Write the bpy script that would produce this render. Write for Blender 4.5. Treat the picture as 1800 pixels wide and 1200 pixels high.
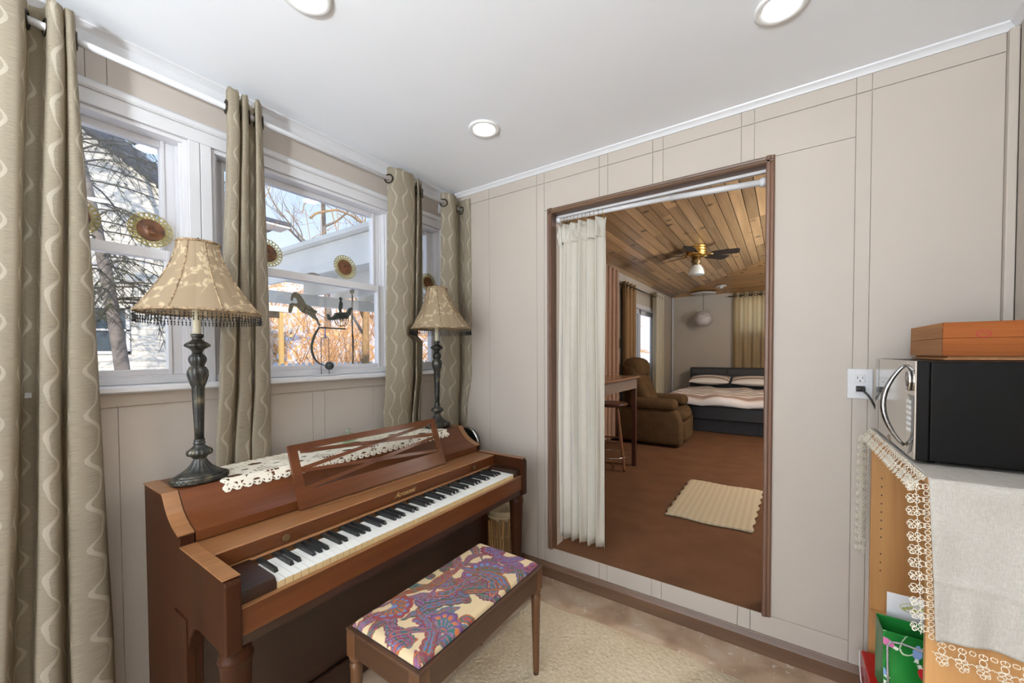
import bpy, bmesh, math, random
import numpy as np
from mathutils import Vector, Matrix
random.seed(7); RN=np.random.RandomState(5)
PI=math.pi
for o in list(bpy.data.objects): bpy.data.objects.remove(o)
scn=bpy.context.scene
COL=scn.collection
# ------------------------------------------------------------------ camera
cam=bpy.data.cameras.new('camera'); co=bpy.data.objects.new('camera',cam); COL.objects.link(co)
F=692.85; YAW,PIT,ROL=map(math.radians,(34.4835,-1.3044,-0.262))
fw=Vector((-math.sin(YAW)*math.cos(PIT),math.cos(YAW)*math.cos(PIT),math.sin(PIT)))
r0=Vector((math.cos(YAW),math.sin(YAW),0)); u0=r0.cross(fw)
rr=r0*math.cos(ROL)+u0*math.sin(ROL); uu=-r0*math.sin(ROL)+u0*math.cos(ROL)
M=Matrix((rr,uu,-fw)).transposed().to_4x4(); M.translation=Vector((1.9954,-2.1411,1.3925))
co.matrix_world=M
cam.sensor_width=36; cam.sensor_fit='HORIZONTAL'; cam.lens=F/1800*36; cam.shift_y=(636.79-600)/1800; cam.clip_start=.05; cam.clip_end=200
scn.camera=co
# ------------------------------------------------------------------ exposure, sky, sun
scn.view_settings.view_transform='Standard'; scn.view_settings.look='None'
scn.view_settings.exposure=0.07; scn.cycles.caustics_reflective=False; scn.cycles.caustics_refractive=False; scn.view_settings.gamma=1; scn.view_settings.use_curve_mapping=False
SKY=1.4; SUN=5.5; LAMP=18.0; FILL_REAR=92.0; FILL_FAR=250.0; FILL_UP1=1500.0; FILL_UP2=1150.0  # SKY, SUN and LAMP aside, strengths of the added unseen lights
w=bpy.data.worlds.new('sky'); scn.world=w; w.use_nodes=True
nt=w.node_tree; nt.nodes.clear()
def N(t,ty,**k):
    n=t.nodes.new(ty)
    for a,b in k.items(): setattr(n,a,b)
    return n
wo=N(nt,'ShaderNodeOutputWorld'); bg=N(nt,'ShaderNodeBackground'); tc=N(nt,'ShaderNodeTexCoord'); sp=N(nt,'ShaderNodeSeparateXYZ')
rp=N(nt,'ShaderNodeValToRGB'); nz=N(nt,'ShaderNodeTexNoise'); mx=N(nt,'ShaderNodeMix',data_type='RGBA')
nt.links.new(tc.outputs['Generated'],sp.inputs[0]); nt.links.new(sp.outputs['Z'],rp.inputs[0])
e=rp.color_ramp.elements; e[0].position=0.0; e[0].color=(.74,.80,.88,1); e[1].position=.75; e[1].color=(.34,.54,.90,1)
x=e.new(.25); x.color=(.52,.68,.92,1)
nz.inputs['Scale'].default_value=3.2; nz.inputs['Detail'].default_value=5
nt.links.new(tc.outputs['Generated'],nz.inputs['Vector'])
cr=N(nt,'ShaderNodeValToRGB'); cr.color_ramp.elements[0].position=.48; cr.color_ramp.elements[1].position=.72
nt.links.new(nz.outputs['Fac'],cr.inputs[0]); nt.links.new(cr.outputs[0],mx.inputs['Factor'])
nt.links.new(rp.outputs[0],mx.inputs[6]); mx.inputs[7].default_value=(.74,.78,.86,1)
nt.links.new(mx.outputs[2],bg.inputs[0]); bg.inputs[1].default_value=SKY; nt.links.new(bg.outputs[0],wo.inputs[0])
sl=bpy.data.lights.new('sun','SUN'); sl.energy=SUN; sl.angle=.012; sl.color=(1,.86,.66)
so=bpy.data.objects.new('sun',sl); COL.objects.link(so)
so.rotation_euler=Vector((-.66,.42,-.28)).to_track_quat('-Z','Y').to_euler()   # light travels to -x,+y (lights the hillside)
def lamp_area(name,loc,rot,size,energy,color=(1,.95,.88),shape='DISK',sy=None):
    l=bpy.data.lights.new(name,'AREA'); l.shape=shape; l.size=size
    if sy: l.size_y=sy
    l.energy=energy; l.color=color
    o=bpy.data.objects.new(name,l); COL.objects.link(o); o.location=loc; o.rotation_euler=rot; return o
# area light added in the unseen rear opening, standing in for daylight
lamp_area('rear_fill',(1.35,-4.35,1.5),(PI/2,0,0),2.3,FILL_REAR,(.92,.965,1),'RECTANGLE',2.0)
# ------------------------------------------------------------------ materials
def srgb(r,g=None,b=None):
    if g is None: r,g,b=[int(r[i:i+2],16) for i in (0,2,4)]
    f=lambda c:(c/255/12.92 if c/255<=.04045 else ((c/255+.055)/1.055)**2.4)
    return (f(r),f(g),f(b),1)
MATS={}
def base(name,col,rough=.5,metal=0,spec=.5):
    m=bpy.data.materials.new(name); m.use_nodes=True; t=m.node_tree; b=t.nodes['Principled BSDF']
    b.inputs['Base Color'].default_value=col; b.inputs['Roughness'].default_value=rough; b.inputs['Metallic'].default_value=metal
    b.inputs['Specular IOR Level'].default_value=spec
    m.diffuse_color=col; return m,t,b
def coords(t,scale=(1,1,1),kind='Object',rot=(0,0,0)):
    tc=N(t,'ShaderNodeTexCoord'); mp=N(t,'ShaderNodeMapping'); mp.inputs['Scale'].default_value=scale; mp.inputs['Rotation'].default_value=rot
    t.links.new(tc.outputs[kind],mp.inputs[0]); return mp.outputs[0]
def noise(t,vec,scale,detail=4,dist=0,rough=.5):
    n=N(t,'ShaderNodeTexNoise'); n.inputs['Scale'].default_value=scale; n.inputs['Detail'].default_value=detail
    n.inputs['Distortion'].default_value=dist; n.inputs['Roughness'].default_value=rough
    t.links.new(vec,n.inputs['Vector']); return n.outputs['Fac']
def ramp(t,fac,stops,interp='LINEAR'):
    r=N(t,'ShaderNodeValToRGB'); r.color_ramp.interpolation=interp; el=r.color_ramp.elements
    el[0].position,el[0].color=stops[0]; el[1].position,el[1].color=stops[-1]
    for p,c in stops[1:-1]:
        q=el.new(p); q.color=c
    t.links.new(fac,r.inputs[0]); return r.outputs[0]
def mixc(t,fac,a,b,mode='MIX'):
    m=N(t,'ShaderNodeMix',data_type='RGBA',blend_type=mode)
    for i,v in ((0,fac),(6,a),(7,b)):
        if isinstance(v,(int,float,tuple)): m.inputs[i].default_value=v
        else: t.links.new(v,m.inputs[i])
    return m.outputs[2]
def bump(t,b,h,s=.3,d=.01):
    n=N(t,'ShaderNodeBump'); n.inputs['Strength'].default_value=s; n.inputs['Distance'].default_value=d
    t.links.new(h,n.inputs['Height']); t.links.new(n.outputs[0],b.inputs['Normal'])
def plain(name,col,rough=.5,metal=0,var=.08,scale=8,bs=.05,spec=.5):
    if name in MATS: return MATS[name]
    m,t,b=base(name,col,rough,metal,spec); v=coords(t); f=noise(t,v,scale,5)
    lo=tuple(c*(1-var) for c in col[:3])+(1,); hi=tuple(min(1,c*(1+var)) for c in col[:3])+(1,)
    t.links.new(ramp(t,f,[(.3,lo),(.7,hi)]),b.inputs['Base Color'])
    if bs: bump(t,b,noise(t,v,scale*12,3),bs,.002)
    MATS[name]=m; return m
def wood(name,c1,c2,rough=.35,axis='y',scale=1.0,rand=0,bs=.06,spec=.5,knots=0):
    if name in MATS: return MATS[name]
    m,t,b=base(name,c1,rough,0,spec)
    s=[38,38,38]; s['xyz'.index(axis)]=1.6; s=[q*scale for q in s]
    v=coords(t,tuple(s))
    if rand:
        oi=N(t,'ShaderNodeObjectInfo'); ad=N(t,'ShaderNodeVectorMath',operation='MULTIPLY_ADD')
        cb=N(t,'ShaderNodeCombineXYZ')
        for i in range(3): t.links.new(oi.outputs['Random'],cb.inputs[i])
        t.links.new(cb.outputs[0],ad.inputs[0]); ad.inputs[1].default_value=(57,91,33); t.links.new(v,ad.inputs[2]); v=ad.outputs[0]
    f=noise(t,v,1,6,.35,.6); f2=noise(t,v,.22,3,.8)
    c=mixc(t,.45,ramp(t,f,[(.32,c1),(.68,c2)]),ramp(t,f2,[(.3,c1),(.7,c2)]))
    if knots:
        v2=coords(t,(9,9,9)); vo=N(t,'ShaderNodeTexVoronoi'); vo.inputs['Scale'].default_value=.55; t.links.new(v2,vo.inputs['Vector'])
        k=ramp(t,vo.outputs['Distance'],[(.09,(1,1,1,1)),(.22,(0,0,0,1))]); c=mixc(t,k,c,tuple(q*.35 for q in c1[:3])+(1,))
    if rand:
        mr=N(t,'ShaderNodeMapRange'); mr.inputs[3].default_value=1-rand; mr.inputs[4].default_value=1+rand; t.links.new(oi.outputs['Random'],mr.inputs[0])
        c=mixc(t,1.0,c,mr.outputs[0],'MULTIPLY')
    t.links.new(c,b.inputs['Base Color']); bump(t,b,f,bs,.002); MATS[name]=m; return m
def fabric(name,col,rough=.9,scale=420,var=.18,trans=0,tcol=None,stretch=(1,1,1)):
    if name in MATS: return MATS[name]
    m,t,b=base(name,col,rough,0,.15); v=coords(t,stretch); f=noise(t,v,scale,2); f2=noise(t,v,scale*.08,3)
    lo=tuple(c*(1-var) for c in col[:3])+(1,); hi=tuple(min(1,c*(1+var)) for c in col[:3])+(1,)
    c=mixc(t,.35,ramp(t,f,[(.3,lo),(.7,hi)]),ramp(t,f2,[(.3,lo),(.7,hi)])); t.links.new(c,b.inputs['Base Color'])
    bump(t,b,f,.25,.002)
    if trans: translucent(t,b,c,trans)
    MATS[name]=m; return m
def translucent(t,b,c,amt):
    tr=N(t,'ShaderNodeBsdfTranslucent'); ms=N(t,'ShaderNodeMixShader'); ms.inputs[0].default_value=amt
    if isinstance(c,tuple): tr.inputs[0].default_value=c
    else: t.links.new(c,tr.inputs[0])
    out=[n for n in t.nodes if n.type=='OUTPUT_MATERIAL'][0]
    t.links.new(b.outputs[0],ms.inputs[1]); t.links.new(tr.outputs[0],ms.inputs[2]); t.links.new(ms.outputs[0],out.inputs[0])
def glassmat(name,tint=(1,1,1,1),refl=.08,rough=0.0):
    if name in MATS: return MATS[name]
    m=bpy.data.materials.new(name); m.use_nodes=True; t=m.node_tree; t.nodes.clear()
    o=N(t,'ShaderNodeOutputMaterial'); a=N(t,'ShaderNodeBsdfTransparent'); g=N(t,'ShaderNodeBsdfGlossy'); ms=N(t,'ShaderNodeMixShader')
    a.inputs[0].default_value=tint; g.inputs['Roughness'].default_value=rough; ms.inputs[0].default_value=refl
    t.links.new(a.outputs[0],ms.inputs[1]); t.links.new(g.outputs[0],ms.inputs[2]); t.links.new(ms.outputs[0],o.inputs[0]); MATS[name]=m; return m
def emis(name,col,st):
    m=bpy.data.materials.new(name); m.use_nodes=True; t=m.node_tree; b=t.nodes['Principled BSDF']
    b.inputs['Base Color'].default_value=col; b.inputs['Emission Color'].default_value=col; b.inputs['Emission Strength'].default_value=st; MATS[name]=m; return m
def painted(name,rough=.8,bs=.2,scale=500,trans=0,spec=.3):
    if name in MATS: return MATS[name]
    m,t,b=base(name,(.5,.5,.5,1),rough,0,spec); a=N(t,'ShaderNodeVertexColor',layer_name='Col'); t.links.new(a.outputs[0],b.inputs['Base Color'])
    if bs: bump(t,b,noise(t,coords(t),scale,2),bs,.002)
    if trans: translucent(t,b,a.outputs[0],trans)
    MATS[name]=m; return m
# ------------------------------------------------------------------ mesh builder
class MB:
    def __init__(s): s.v=[]; s.f=[]; s.m=[]; s.col=None
    def add(s,v,f,mi=0):
        n=len(s.v); s.v+=[tuple(p) for p in v]; s.f+=[tuple(i+n for i in q) for q in f]; s.m+=[mi]*len(f); return s
    def box(s,x0,x1,y0,y1,z0,z1,mi=0):
        v=[(x,y,z) for x in (x0,x1) for y in (y0,y1) for z in (z0,z1)]
        return s.add(v,[(0,1,3,2),(4,6,7,5),(0,4,5,1),(2,3,7,6),(0,2,6,4),(1,5,7,3)],mi)
    def prism(s,poly,axis,a,b,mi=0):
        """poly = 2D points in the other two axes (cyclic order xyz without axis)"""
        def P(p,h):
            if axis=='x': return (h,p[0],p[1])
            if axis=='y': return (p[0],h,p[1])
            return (p[0],p[1],h)
        n=len(poly); v=[P(p,a) for p in poly]+[P(p,b) for p in poly]
        f=[tuple(range(n)),tuple(range(2*n-1,n-1,-1))]+[(i,i+n,(i+1)%n+n,(i+1)%n) for i in range(n)]
        return s.add(v,f,mi)
    def grid(s,nu,nv,fn,mi=0,wrap=False):
        v=[fn(i/(nu),j/nv) for j in range(nv+1) for i in range(nu+(0 if wrap else 1))]
        W=nu+(0 if wrap else 1); f=[]
        for j in range(nv):
            for i in range(nu):
                i2=(i+1)%W; f.append((j*W+i,j*W+i2,(j+1)*W+i2,(j+1)*W+i))
        return s.add(v,f,mi)
    def lathe(s,prof,c=(0,0,0),n=32,mi=0,sx=1,sy=1,flute=None,cap=True):
        """prof: list of (r,z)"""
        v=[];f=[]
        for r,z in prof:
            for i in range(n):
                a=2*PI*i/n; q=r
                if flute: q=r*(1+flute(a,z))
                v.append((c[0]+q*sx*math.cos(a),c[1]+q*sy*math.sin(a),c[2]+z))
        for j in range(len(prof)-1):
            for i in range(n): f.append((j*n+i,j*n+(i+1)%n,(j+1)*n+(i+1)%n,(j+1)*n+i))
        if cap: f.append(tuple(range(n-1,-1,-1))); f.append(tuple((len(prof)-1)*n+i for i in range(n)))
        return s.add(v,f,mi)
    def tube(s,pts,r,n=8,mi=0,closed=False,cap=True):
        pts=[Vector(p) for p in pts]; R=r if isinstance(r,(list,tuple)) else [r]*len(pts)
        k=len(pts); v=[];f=[]; up=None
        for i,p in enumerate(pts):
            if closed: d=(pts[(i+1)%k]-pts[i-1])
            else: d=(pts[min(i+1,k-1)]-pts[max(i-1,0)])
            if d.length<1e-9: d=Vector((0,0,1))
            d.normalize()
            if up is None:
                up=d.orthogonal().normalized()
            up=(up-d*up.dot(d))
            if up.length<1e-6: up=d.orthogonal()
            up.normalize(); q=d.cross(up)
            for j in range(n):
                a=2*PI*j/n; v.append(tuple(p+(up*math.cos(a)+q*math.sin(a))*R[i]))
        for i in range(k if closed else k-1):
            i2=(i+1)%k
            for j in range(n): f.append((i*n+j,i*n+(j+1)%n,i2*n+(j+1)%n,i2*n+j))
        if cap and not closed: f.append(tuple(range(n-1,-1,-1))); f.append(tuple((k-1)*n+j for j in range(n)))
        return s.add(v,f,mi)
    def ring(s,c,R,r,axis='y',n=20,m=6,mi=0,sy=1):
        ax={'x':(1,2,0),'y':(0,2,1),'z':(0,1,2)}[axis]; P=[]
        for i in range(n):
            a=2*PI*i/n; p=[0,0,0]; p[ax[0]]=c[ax[0]]+R*math.cos(a); p[ax[1]]=c[ax[1]]+R*sy*math.sin(a); p[ax[2]]=c[ax[2]]; P.append(p)
        return s.tube(P,r,m,mi,closed=True)
    def disc(s,c,r,h,axis='z',n=24,mi=0):
        ax={'x':(1,2,0),'y':(2,0,1),'z':(0,1,2)}[axis]; v=[]
        for hh in (0,h):
            for i in range(n):
                a=2*PI*i/n; p=[0,0,0]; p[ax[0]]=c[ax[0]]+r*math.cos(a); p[ax[1]]=c[ax[1]]+r*math.sin(a); p[ax[2]]=c[ax[2]]+hh; v.append(p)
        f=[tuple(range(n-1,-1,-1)),tuple(range(n,2*n))]+[(i,(i+1)%n,(i+1)%n+n,i+n) for i in range(n)]
        return s.add(v,f,mi)
    def mesh(s,name,mats,off=(0,0,0),smooth=False):
        me=bpy.data.meshes.new(name); v=[(a-off[0],b-off[1],c-off[2]) for a,b,c in s.v]
        me.from_pydata(v,[],s.f)
        for m in (mats if isinstance(mats,(list,tuple)) else [mats]): me.materials.append(m)
        if any(s.m): me.polygons.foreach_set('material_index',s.m)
        if s.col is not None:
            a=me.color_attributes.new('Col','FLOAT_COLOR','POINT'); a.data.foreach_set('color',np.asarray(s.col,dtype=np.float32).ravel())
        bm=bmesh.new(); bm.from_mesh(me); bmesh.ops.recalc_face_normals(bm,faces=bm.faces); bm.to_mesh(me); bm.free()
        if smooth: me.polygons.foreach_set('use_smooth',[True]*len(me.polygons))
        me.update(); return me
    def build(s,name,mats,parent=None,label=None,cat=None,group=None,kind=None,smooth=False,bevel=0,solid=0,auto=0):
        off=(0,0,0)
        if parent is not None:
            r=parent
            while r.parent: r=r.parent
            off=tuple(r.location)
        me=s.mesh(name,mats,off,smooth or auto>0); o=bpy.data.objects.new(name,me); COL.objects.link(o)
        if parent is not None: o.parent=parent
        if auto:
            ed=bmesh.new(); ed.from_mesh(me)
            for e_ in ed.edges:
                if len(e_.link_faces)==2 and e_.calc_face_angle(0)>math.radians(auto): e_.smooth=False
            ed.to_mesh(me); ed.free()
        if solid:
            k=o.modifiers.new('s','SOLIDIFY'); k.thickness=solid; k.offset=0
        if bevel:
            k=o.modifiers.new('b','BEVEL'); k.width=bevel; k.segments=2; k.limit_method='ANGLE'; k.angle_limit=math.radians(40)
        tag(o,label,cat,group,kind); return o
def tag(o,label=None,cat=None,group=None,kind=None):
    if label: o['label']=label
    if cat: o['category']=cat
    if group: o['group']=group
    if kind: o['kind']=kind
    return o
def thing(name,label,cat,loc,group=None):
    o=bpy.data.objects.new(name,None); COL.objects.link(o); o.location=loc; o.empty_display_size=.05
    return tag(o,label,cat,group)
def dup(root,loc,label=None,group=None,rz=None):
    c=root.copy(); COL.objects.link(c); c.location=loc
    if rz is not None: c.rotation_euler=(0,0,rz)
    if label: c['label']=label
    if group: c['group']=group
    def rec(a,b):
        for ch in list(a.children):
            d=ch.copy(); COL.objects.link(d); d.parent=b; rec(ch,d)
    rec(root,c); return c
def struct(name,b,m,**k): return b.build(name,m,kind='structure',**k)
def inst(me,name,parent,loc,label=None):
    o=bpy.data.objects.new(name,me); COL.objects.link(o); o.parent=parent
    r=parent
    while r.parent: r=r.parent
    o.location=Vector(loc)-Vector(r.location)
    if label: o['label']=label
    return o
def lerp(a,b,t): return a+(b-a)*t
# ------------------------------------------------------------------ palette
m_wall=plain('wall_paint',srgb(184,174,163),.5,0,.02,3,.04)
m_wallp=plain('wall_paint_window',srgb(190,180,170),.5,0,.02,3,.04)
m_ceil=plain('ceiling_paint',srgb(244,247,252),.7,0,.01,3,.03)
m_white=plain('white_paint',srgb(214,214,216),.35,0,.02,6,.02)
m_vinyl=plain('window_vinyl',srgb(222,221,224),.3,0,.02,6,.0)
m_dwood=wood('dark_trim_wood',srgb(78,54,42),srgb(122,90,70),.45,'z',.8)
m_dwoodx=wood('dark_trim_wood_x',srgb(76,54,38),srgb(116,86,62),.45,'x',.8)
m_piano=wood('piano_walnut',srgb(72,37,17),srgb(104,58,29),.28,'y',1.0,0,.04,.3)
m_piano_shade=wood('piano_walnut_shaded',srgb(38,18,8),srgb(56,29,14),.38,'z',1.0,0,.04,.12)  # walnut darkened so its colour carries the shade on the sides
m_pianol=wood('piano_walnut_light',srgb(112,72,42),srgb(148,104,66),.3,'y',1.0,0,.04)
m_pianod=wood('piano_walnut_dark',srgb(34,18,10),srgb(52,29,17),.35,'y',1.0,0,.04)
m_carp=plain('brown_carpet',srgb(94,65,45),1,0,.12,5,.6,.1)
m_glass=glassmat('window_glass',(.97,.985,1,1),.06)
# ------------------------------------------------------------------ room shell (main room)
CZ=2.53; YF=-4.5; XR=2.66
m_floor,t,b=base('worn_floor',srgb(150,122,98),.75)
v=coords(t); f=noise(t,v,6,6,.3); g=noise(t,v,26,5,.6,.65)
c=ramp(t,f,[(.3,srgb(148,120,96)),(.5,srgb(178,152,126)),(.7,srgb(190,170,148))])
c=mixc(t,ramp(t,g,[(.62,(0,0,0,1)),(.66,(.8,.8,.8,1))]),c,srgb(208,198,186)); t.links.new(c,b.inputs['Base Color']); bump(t,b,g,.25,.004)
struct('floor',MB().box(-.12,XR+.12,YF,.0,-.1,0),m_floor)
struct('ceiling',MB().box(-.12,XR+.12,YF,.0,CZ,CZ+.1),m_ceil)
HZ=2.27; SZ=1.285
# window wall: solid boxes around the openings, panels proud of it
wl=MB()
for (a,b_,z0,z1) in ((YF,.0,0,1.24),(YF,.0,2.262,CZ),(YF,-2.45,1.24,2.262),(-1.552,-1.474,1.24,2.262),(-.566,-.488,1.24,2.262),(-.128,.0,1.24,2.262)):
    wl.box(-.12,0,a,b_,z0,z1)
wall_l=struct('wall_left',wl,m_wallp)
def panels(parent,name,mat,axis,edges,z0,z1,face,th,gap=.0007,holes=()):
    for a,b_ in zip(edges[:-1],edges[1:]):
        segs=[(a,b_,z0,z1)]
        for (ha,hb,hz0,hz1) in holes:
            out=[]
            for (p,q,s0,s1) in segs:
                if q<=ha or p>=hb or s1<=hz0 or s0>=hz1: out.append((p,q,s0,s1)); continue
                if s0<hz0: out.append((p,q,s0,hz0))
                if s1>hz1: out.append((p,q,hz1,s1))
                if p<ha: out.append((p,ha,max(s0,hz0),min(s1,hz1)))
                if q>hb: out.append((hb,q,max(s0,hz0),min(s1,hz1)))
            segs=out
        for (p,q,s0,s1) in segs:
            if q-p<.01 or s1-s0<.01: continue
            p2=p+(gap if p==a else 0); q2=q-(gap if q==b_ else 0)
            if axis=='x': B=MB().box(p2,q2,min(face,face+th),max(face,face+th),s0+.0008,s1-.0008)
            else: B=MB().box(min(face,face+th),max(face,face+th),p2,q2,s0+.0008,s1-.0008)
            B.build(name,mat,parent,bevel=.0012)
ge=[YF,-4.2,-4.14,-3.02,-2.96,-1.83,-1.775,-1.055,-.992,-.69,-.64,-.02]
panels(wall_l,'wall_panel',m_wallp,'y',ge,0,1.235,0,.005)
panels(wall_l,'wall_panel',m_wallp,'y',[YF,-4.2,-4.14,-1.834,-1.78,-.02],2.345,CZ,0,.005)
# back wall with cased opening
OX0,OX1,OZ0,OZ1=.83,1.932,.183,2.268
wb=MB()
for (a,b_,z0,z1) in ((-.12,OX0,-.1,CZ+.1),(OX1,XR+.12,-.1,CZ+.1),(OX0,OX1,-.1,OZ0-.012),(OX0,OX1,OZ1,CZ+.1)): wb.box(a,b_,0,.12,z0,z1)
wall_b=struct('wall_back',wb,m_wall)
gx=[0.0,.345,.721,.774,1.132,1.182,1.427,1.478,1.828,1.88,2.233,2.281,2.631,XR]
panels(wall_b,'wall_panel',m_wall,'x',gx,.085,2.4365,-.006,.0062,holes=((OX0,OX1,OZ0,OZ1),))
panels(wall_b,'wall_panel',m_wall,'x',gx,2.439,CZ,-.006,.0062)
wall_r=struct('wall_right',MB().box(XR,XR+.12,YF,0,0,CZ),m_wall)
panels(wall_r,'wall_panel',m_wall,'y',[YF,-3.3,-2.9,-2.1,-1.7,-.9,-.5,-.03],.0,CZ,XR-.005,.005)
wf=MB()
for (a,b_,z0,z1) in ((-.12,.15,0,CZ),(2.55,XR+.12,0,CZ),(.15,2.55,2.4,CZ),(.15,2.55,0,.35)): wf.box(a,b_,YF-.12,YF,z0,z1)
struct('wall_front',wf,m_wall)
# crown moulding
def crown(name,axis,a,b_,fixed,sgn):
    prof=[(0,CZ-.027),(.006,CZ-.027),(.010,CZ-.018),(.018,CZ-.010),(.024,CZ-.006),(.026,CZ),(0,CZ)]
    B=MB()
    if axis=='x': B.prism([(fixed+sgn*p,z) for p,z in prof],'x',a,b_)
    else: B.prism([(fixed+sgn*p,z) for p,z in prof],'y',a,b_)
    struct(name,B,m_white,auto=30)
crown('trim_1','x',0,XR,-.006,-1); crown('trim_2','y',YF,-.0,.005,1); crown('trim_3','y',YF,-.0,XR-.005,-1)
struct('trim_22',MB().box(.005,.015,YF,-.0065,2.452,2.504),m_white,bevel=.002)
struct('trim_4',MB().box(XR-.03,XR-.006,-.03,-.0065,0.085,CZ-.027),m_wall,bevel=.003)
# baseboard (dark wood, moulded top)
struct('baseboard_back',MB().prism([(-.006,0),(-.022,0),(-.022,.062),(-.016,.072),(-.014,.084),(-.010,.09),(-.006,.09)],'x',.005,2.29),m_dwoodx,auto=30)
struct('baseboard_left',MB().prism([(.005,0),(.018,0),(.018,.07),(.010,.09),(.005,.09)],'y',YF,-.02),m_dwood,auto=30)
# opening casing
for i,(a,b_,z0,z1,ax,mt) in enumerate(((.800,.828,OZ0,2.2705,'l',m_dwood),(1.932,1.960,OZ0,2.2705,'r',m_dwood))):
    s=1 if ax=='l' else -1; x0=a if s>0 else b_
    P=[(x0,-.006),(x0,-.016),(x0+s*.006,-.022),(x0+s*.014,-.020),(x0+s*.020,-.026),(x0+s*.030,-.026),(x0+s*.034,-.02),(x0+s*.034,.04),(x0+s*.03,.04),(x0+s*.03,-.006)]
    struct('trim_%d'%(5+i),MB().prism(P,'z',z0,z1-.0),mt,auto=30)
P=[(-.006,2.271),(-.016,2.271),(-.022,2.265),(-.020,2.257),(-.026,2.251),(-.026,2.243),(-.02,2.237),(.04,2.237),(.04,2.2405),(-.006,2.2405)]
struct('trim_7',MB().prism(P,'x',.806,1.954),m_dwoodx,auto=30)
struct('trim_8',MB().box(.84,1.925,.045,.075,2.228,2.252).box(.84,1.925,.041,.045,2.224,2.240),m_white,bevel=.003)   # white curtain track in the head
struct('trim_9',MB().box(OX0,OX0+.006,.04,.12,OZ0,2.266).box(OX1-.006,OX1,.04,.12,OZ0,2.266),m_wall)
# ------------------------------------------------------------------ windows
struct('trim_10',MB().prism([(0,2.313),(.02,2.313),(.026,2.319),(.026,2.336),(.018,2.345),(0,2.345)],'y',-2.53,-.06),m_white,auto=30)
struct('trim_11',MB().box(0,.014,-2.5,-.085,2.262,2.313),m_white,bevel=.002)
struct('trim_12',MB().box(-.01,.012,-1.552,-1.514,1.28,2.262).box(-.01,.012,-1.512,-1.474,1.28,2.262),m_white,bevel=.002)
struct('trim_13',MB().box(-.01,.012,-.566,-.53,1.28,2.262).box(-.01,.012,-.528,-.488,1.28,2.262),m_white,bevel=.002)
struct('trim_14',MB().box(-.01,.012,-.128,-.085,1.28,2.262),m_white,bevel=.002)
struct('trim_15',MB().box(-.01,.012,-2.53,-2.45,1.28,2.262),m_white,bevel=.002)
struct('trim_16',MB().prism([(-.12,1.24),(.066,1.257),(.072,1.262),(.072,1.277),(.066,1.282),(-.12,1.283)],'y',-2.56,-.05),m_white,auto=30)   # sill
struct('trim_17',MB().prism([(.005,1.205),(.016,1.207),(.02,1.22),(.03,1.24),(.034,1.257),(.005,1.257)],'y',-2.53,-.06),m_wallp,auto=30)  # apron
struct('trim_18',MB().box(-.09,.006,-2.45,-.128,1.283,1.309),m_white,bevel=.003)
def window(n,y0,y1):
    w=MB(); z0,z1=1.309,2.262
    for a,b_,c,d in ((y0,y0+.016,z0,z1),(y1-.016,y1,z0,z1),(y0+.016,y1-.016,z1-.016,z1),(y0+.016,y1-.016,z0,z0+.006)): w.box(-.11,.0,a,b_,c,d)
    for yy,s in ((y0+.016,1),(y1-.016,-1)):
        for xx in (-.100,-.056,-.014): w.box(xx-.004,xx+.004,min(yy,yy+s*.010),max(yy,yy+s*.010),z0+.007,z1-.017)
    fr=struct('window_%d'%n,w,m_vinyl,bevel=.001)
    def sash(nm,x0,x1,za,zb,top,bot,st=.052):
        s=MB(); a,b_=y0+.018,y1-.018
        for p,q,c,d in ((a,a+st,za,zb),(b_-st,b_,za,zb),(a+st,b_-st,zb-top,zb),(a+st,b_-st,za,za+bot)):
            s.box(x0,x1,p,q,c,d)
        for p,q,c,d in ((a+st-.012,a+st,za,zb),(b_-st,b_-st+.012,za,zb)): s.box(x1,x1+.006,p,q,c,d)
        o=s.build(nm,m_vinyl,fr,bevel=.002)
        MB().box((x0+x1)/2-.002,(x0+x1)/2+.002,a+st-.004,b_-st+.004,za+bot-.004,zb-top+.004).build('glass',m_glass,o)
        return o
    sash('upper_sash',-.094,-.062,1.775,2.246,.026,.034)
    lo=sash('lower_sash',-.052,-.022,1.315,1.806,.038,.022)
    ym=(y0+y1)/2
    if y1-y0>.5: MB().box(-.058,-.026,ym-.03,ym+.03,1.806,1.814).box(-.05,-.034,ym-.012,ym+.02,1.814,1.82).build('lock',plain('lock_metal',srgb(150,145,140),.4,.6),lo,bevel=.002)
window(1,-2.45,-1.552); window(2,-1.474,-.566); window(3,-.488,-.128)
# glazed opening added behind the camera as a source of rear light
rg=MB()
for a,b_,z0,z1 in ((.15,.21,.35,2.4),(2.49,2.55,.35,2.4),(1.32,1.38,.35,2.4),(.15,2.55,.35,.41),(.15,2.55,2.34,2.4)): rg.box(a,b_,YF-.08,YF-.03,z0,z1)
wn=struct('window_4',rg,m_vinyl); MB().box(.2,2.5,YF-.057,YF-.053,.4,2.35).build('glass',m_glass,wn)
bpy.data.objects['rear_fill'].location=(1.35,YF-.2,1.4)
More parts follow.
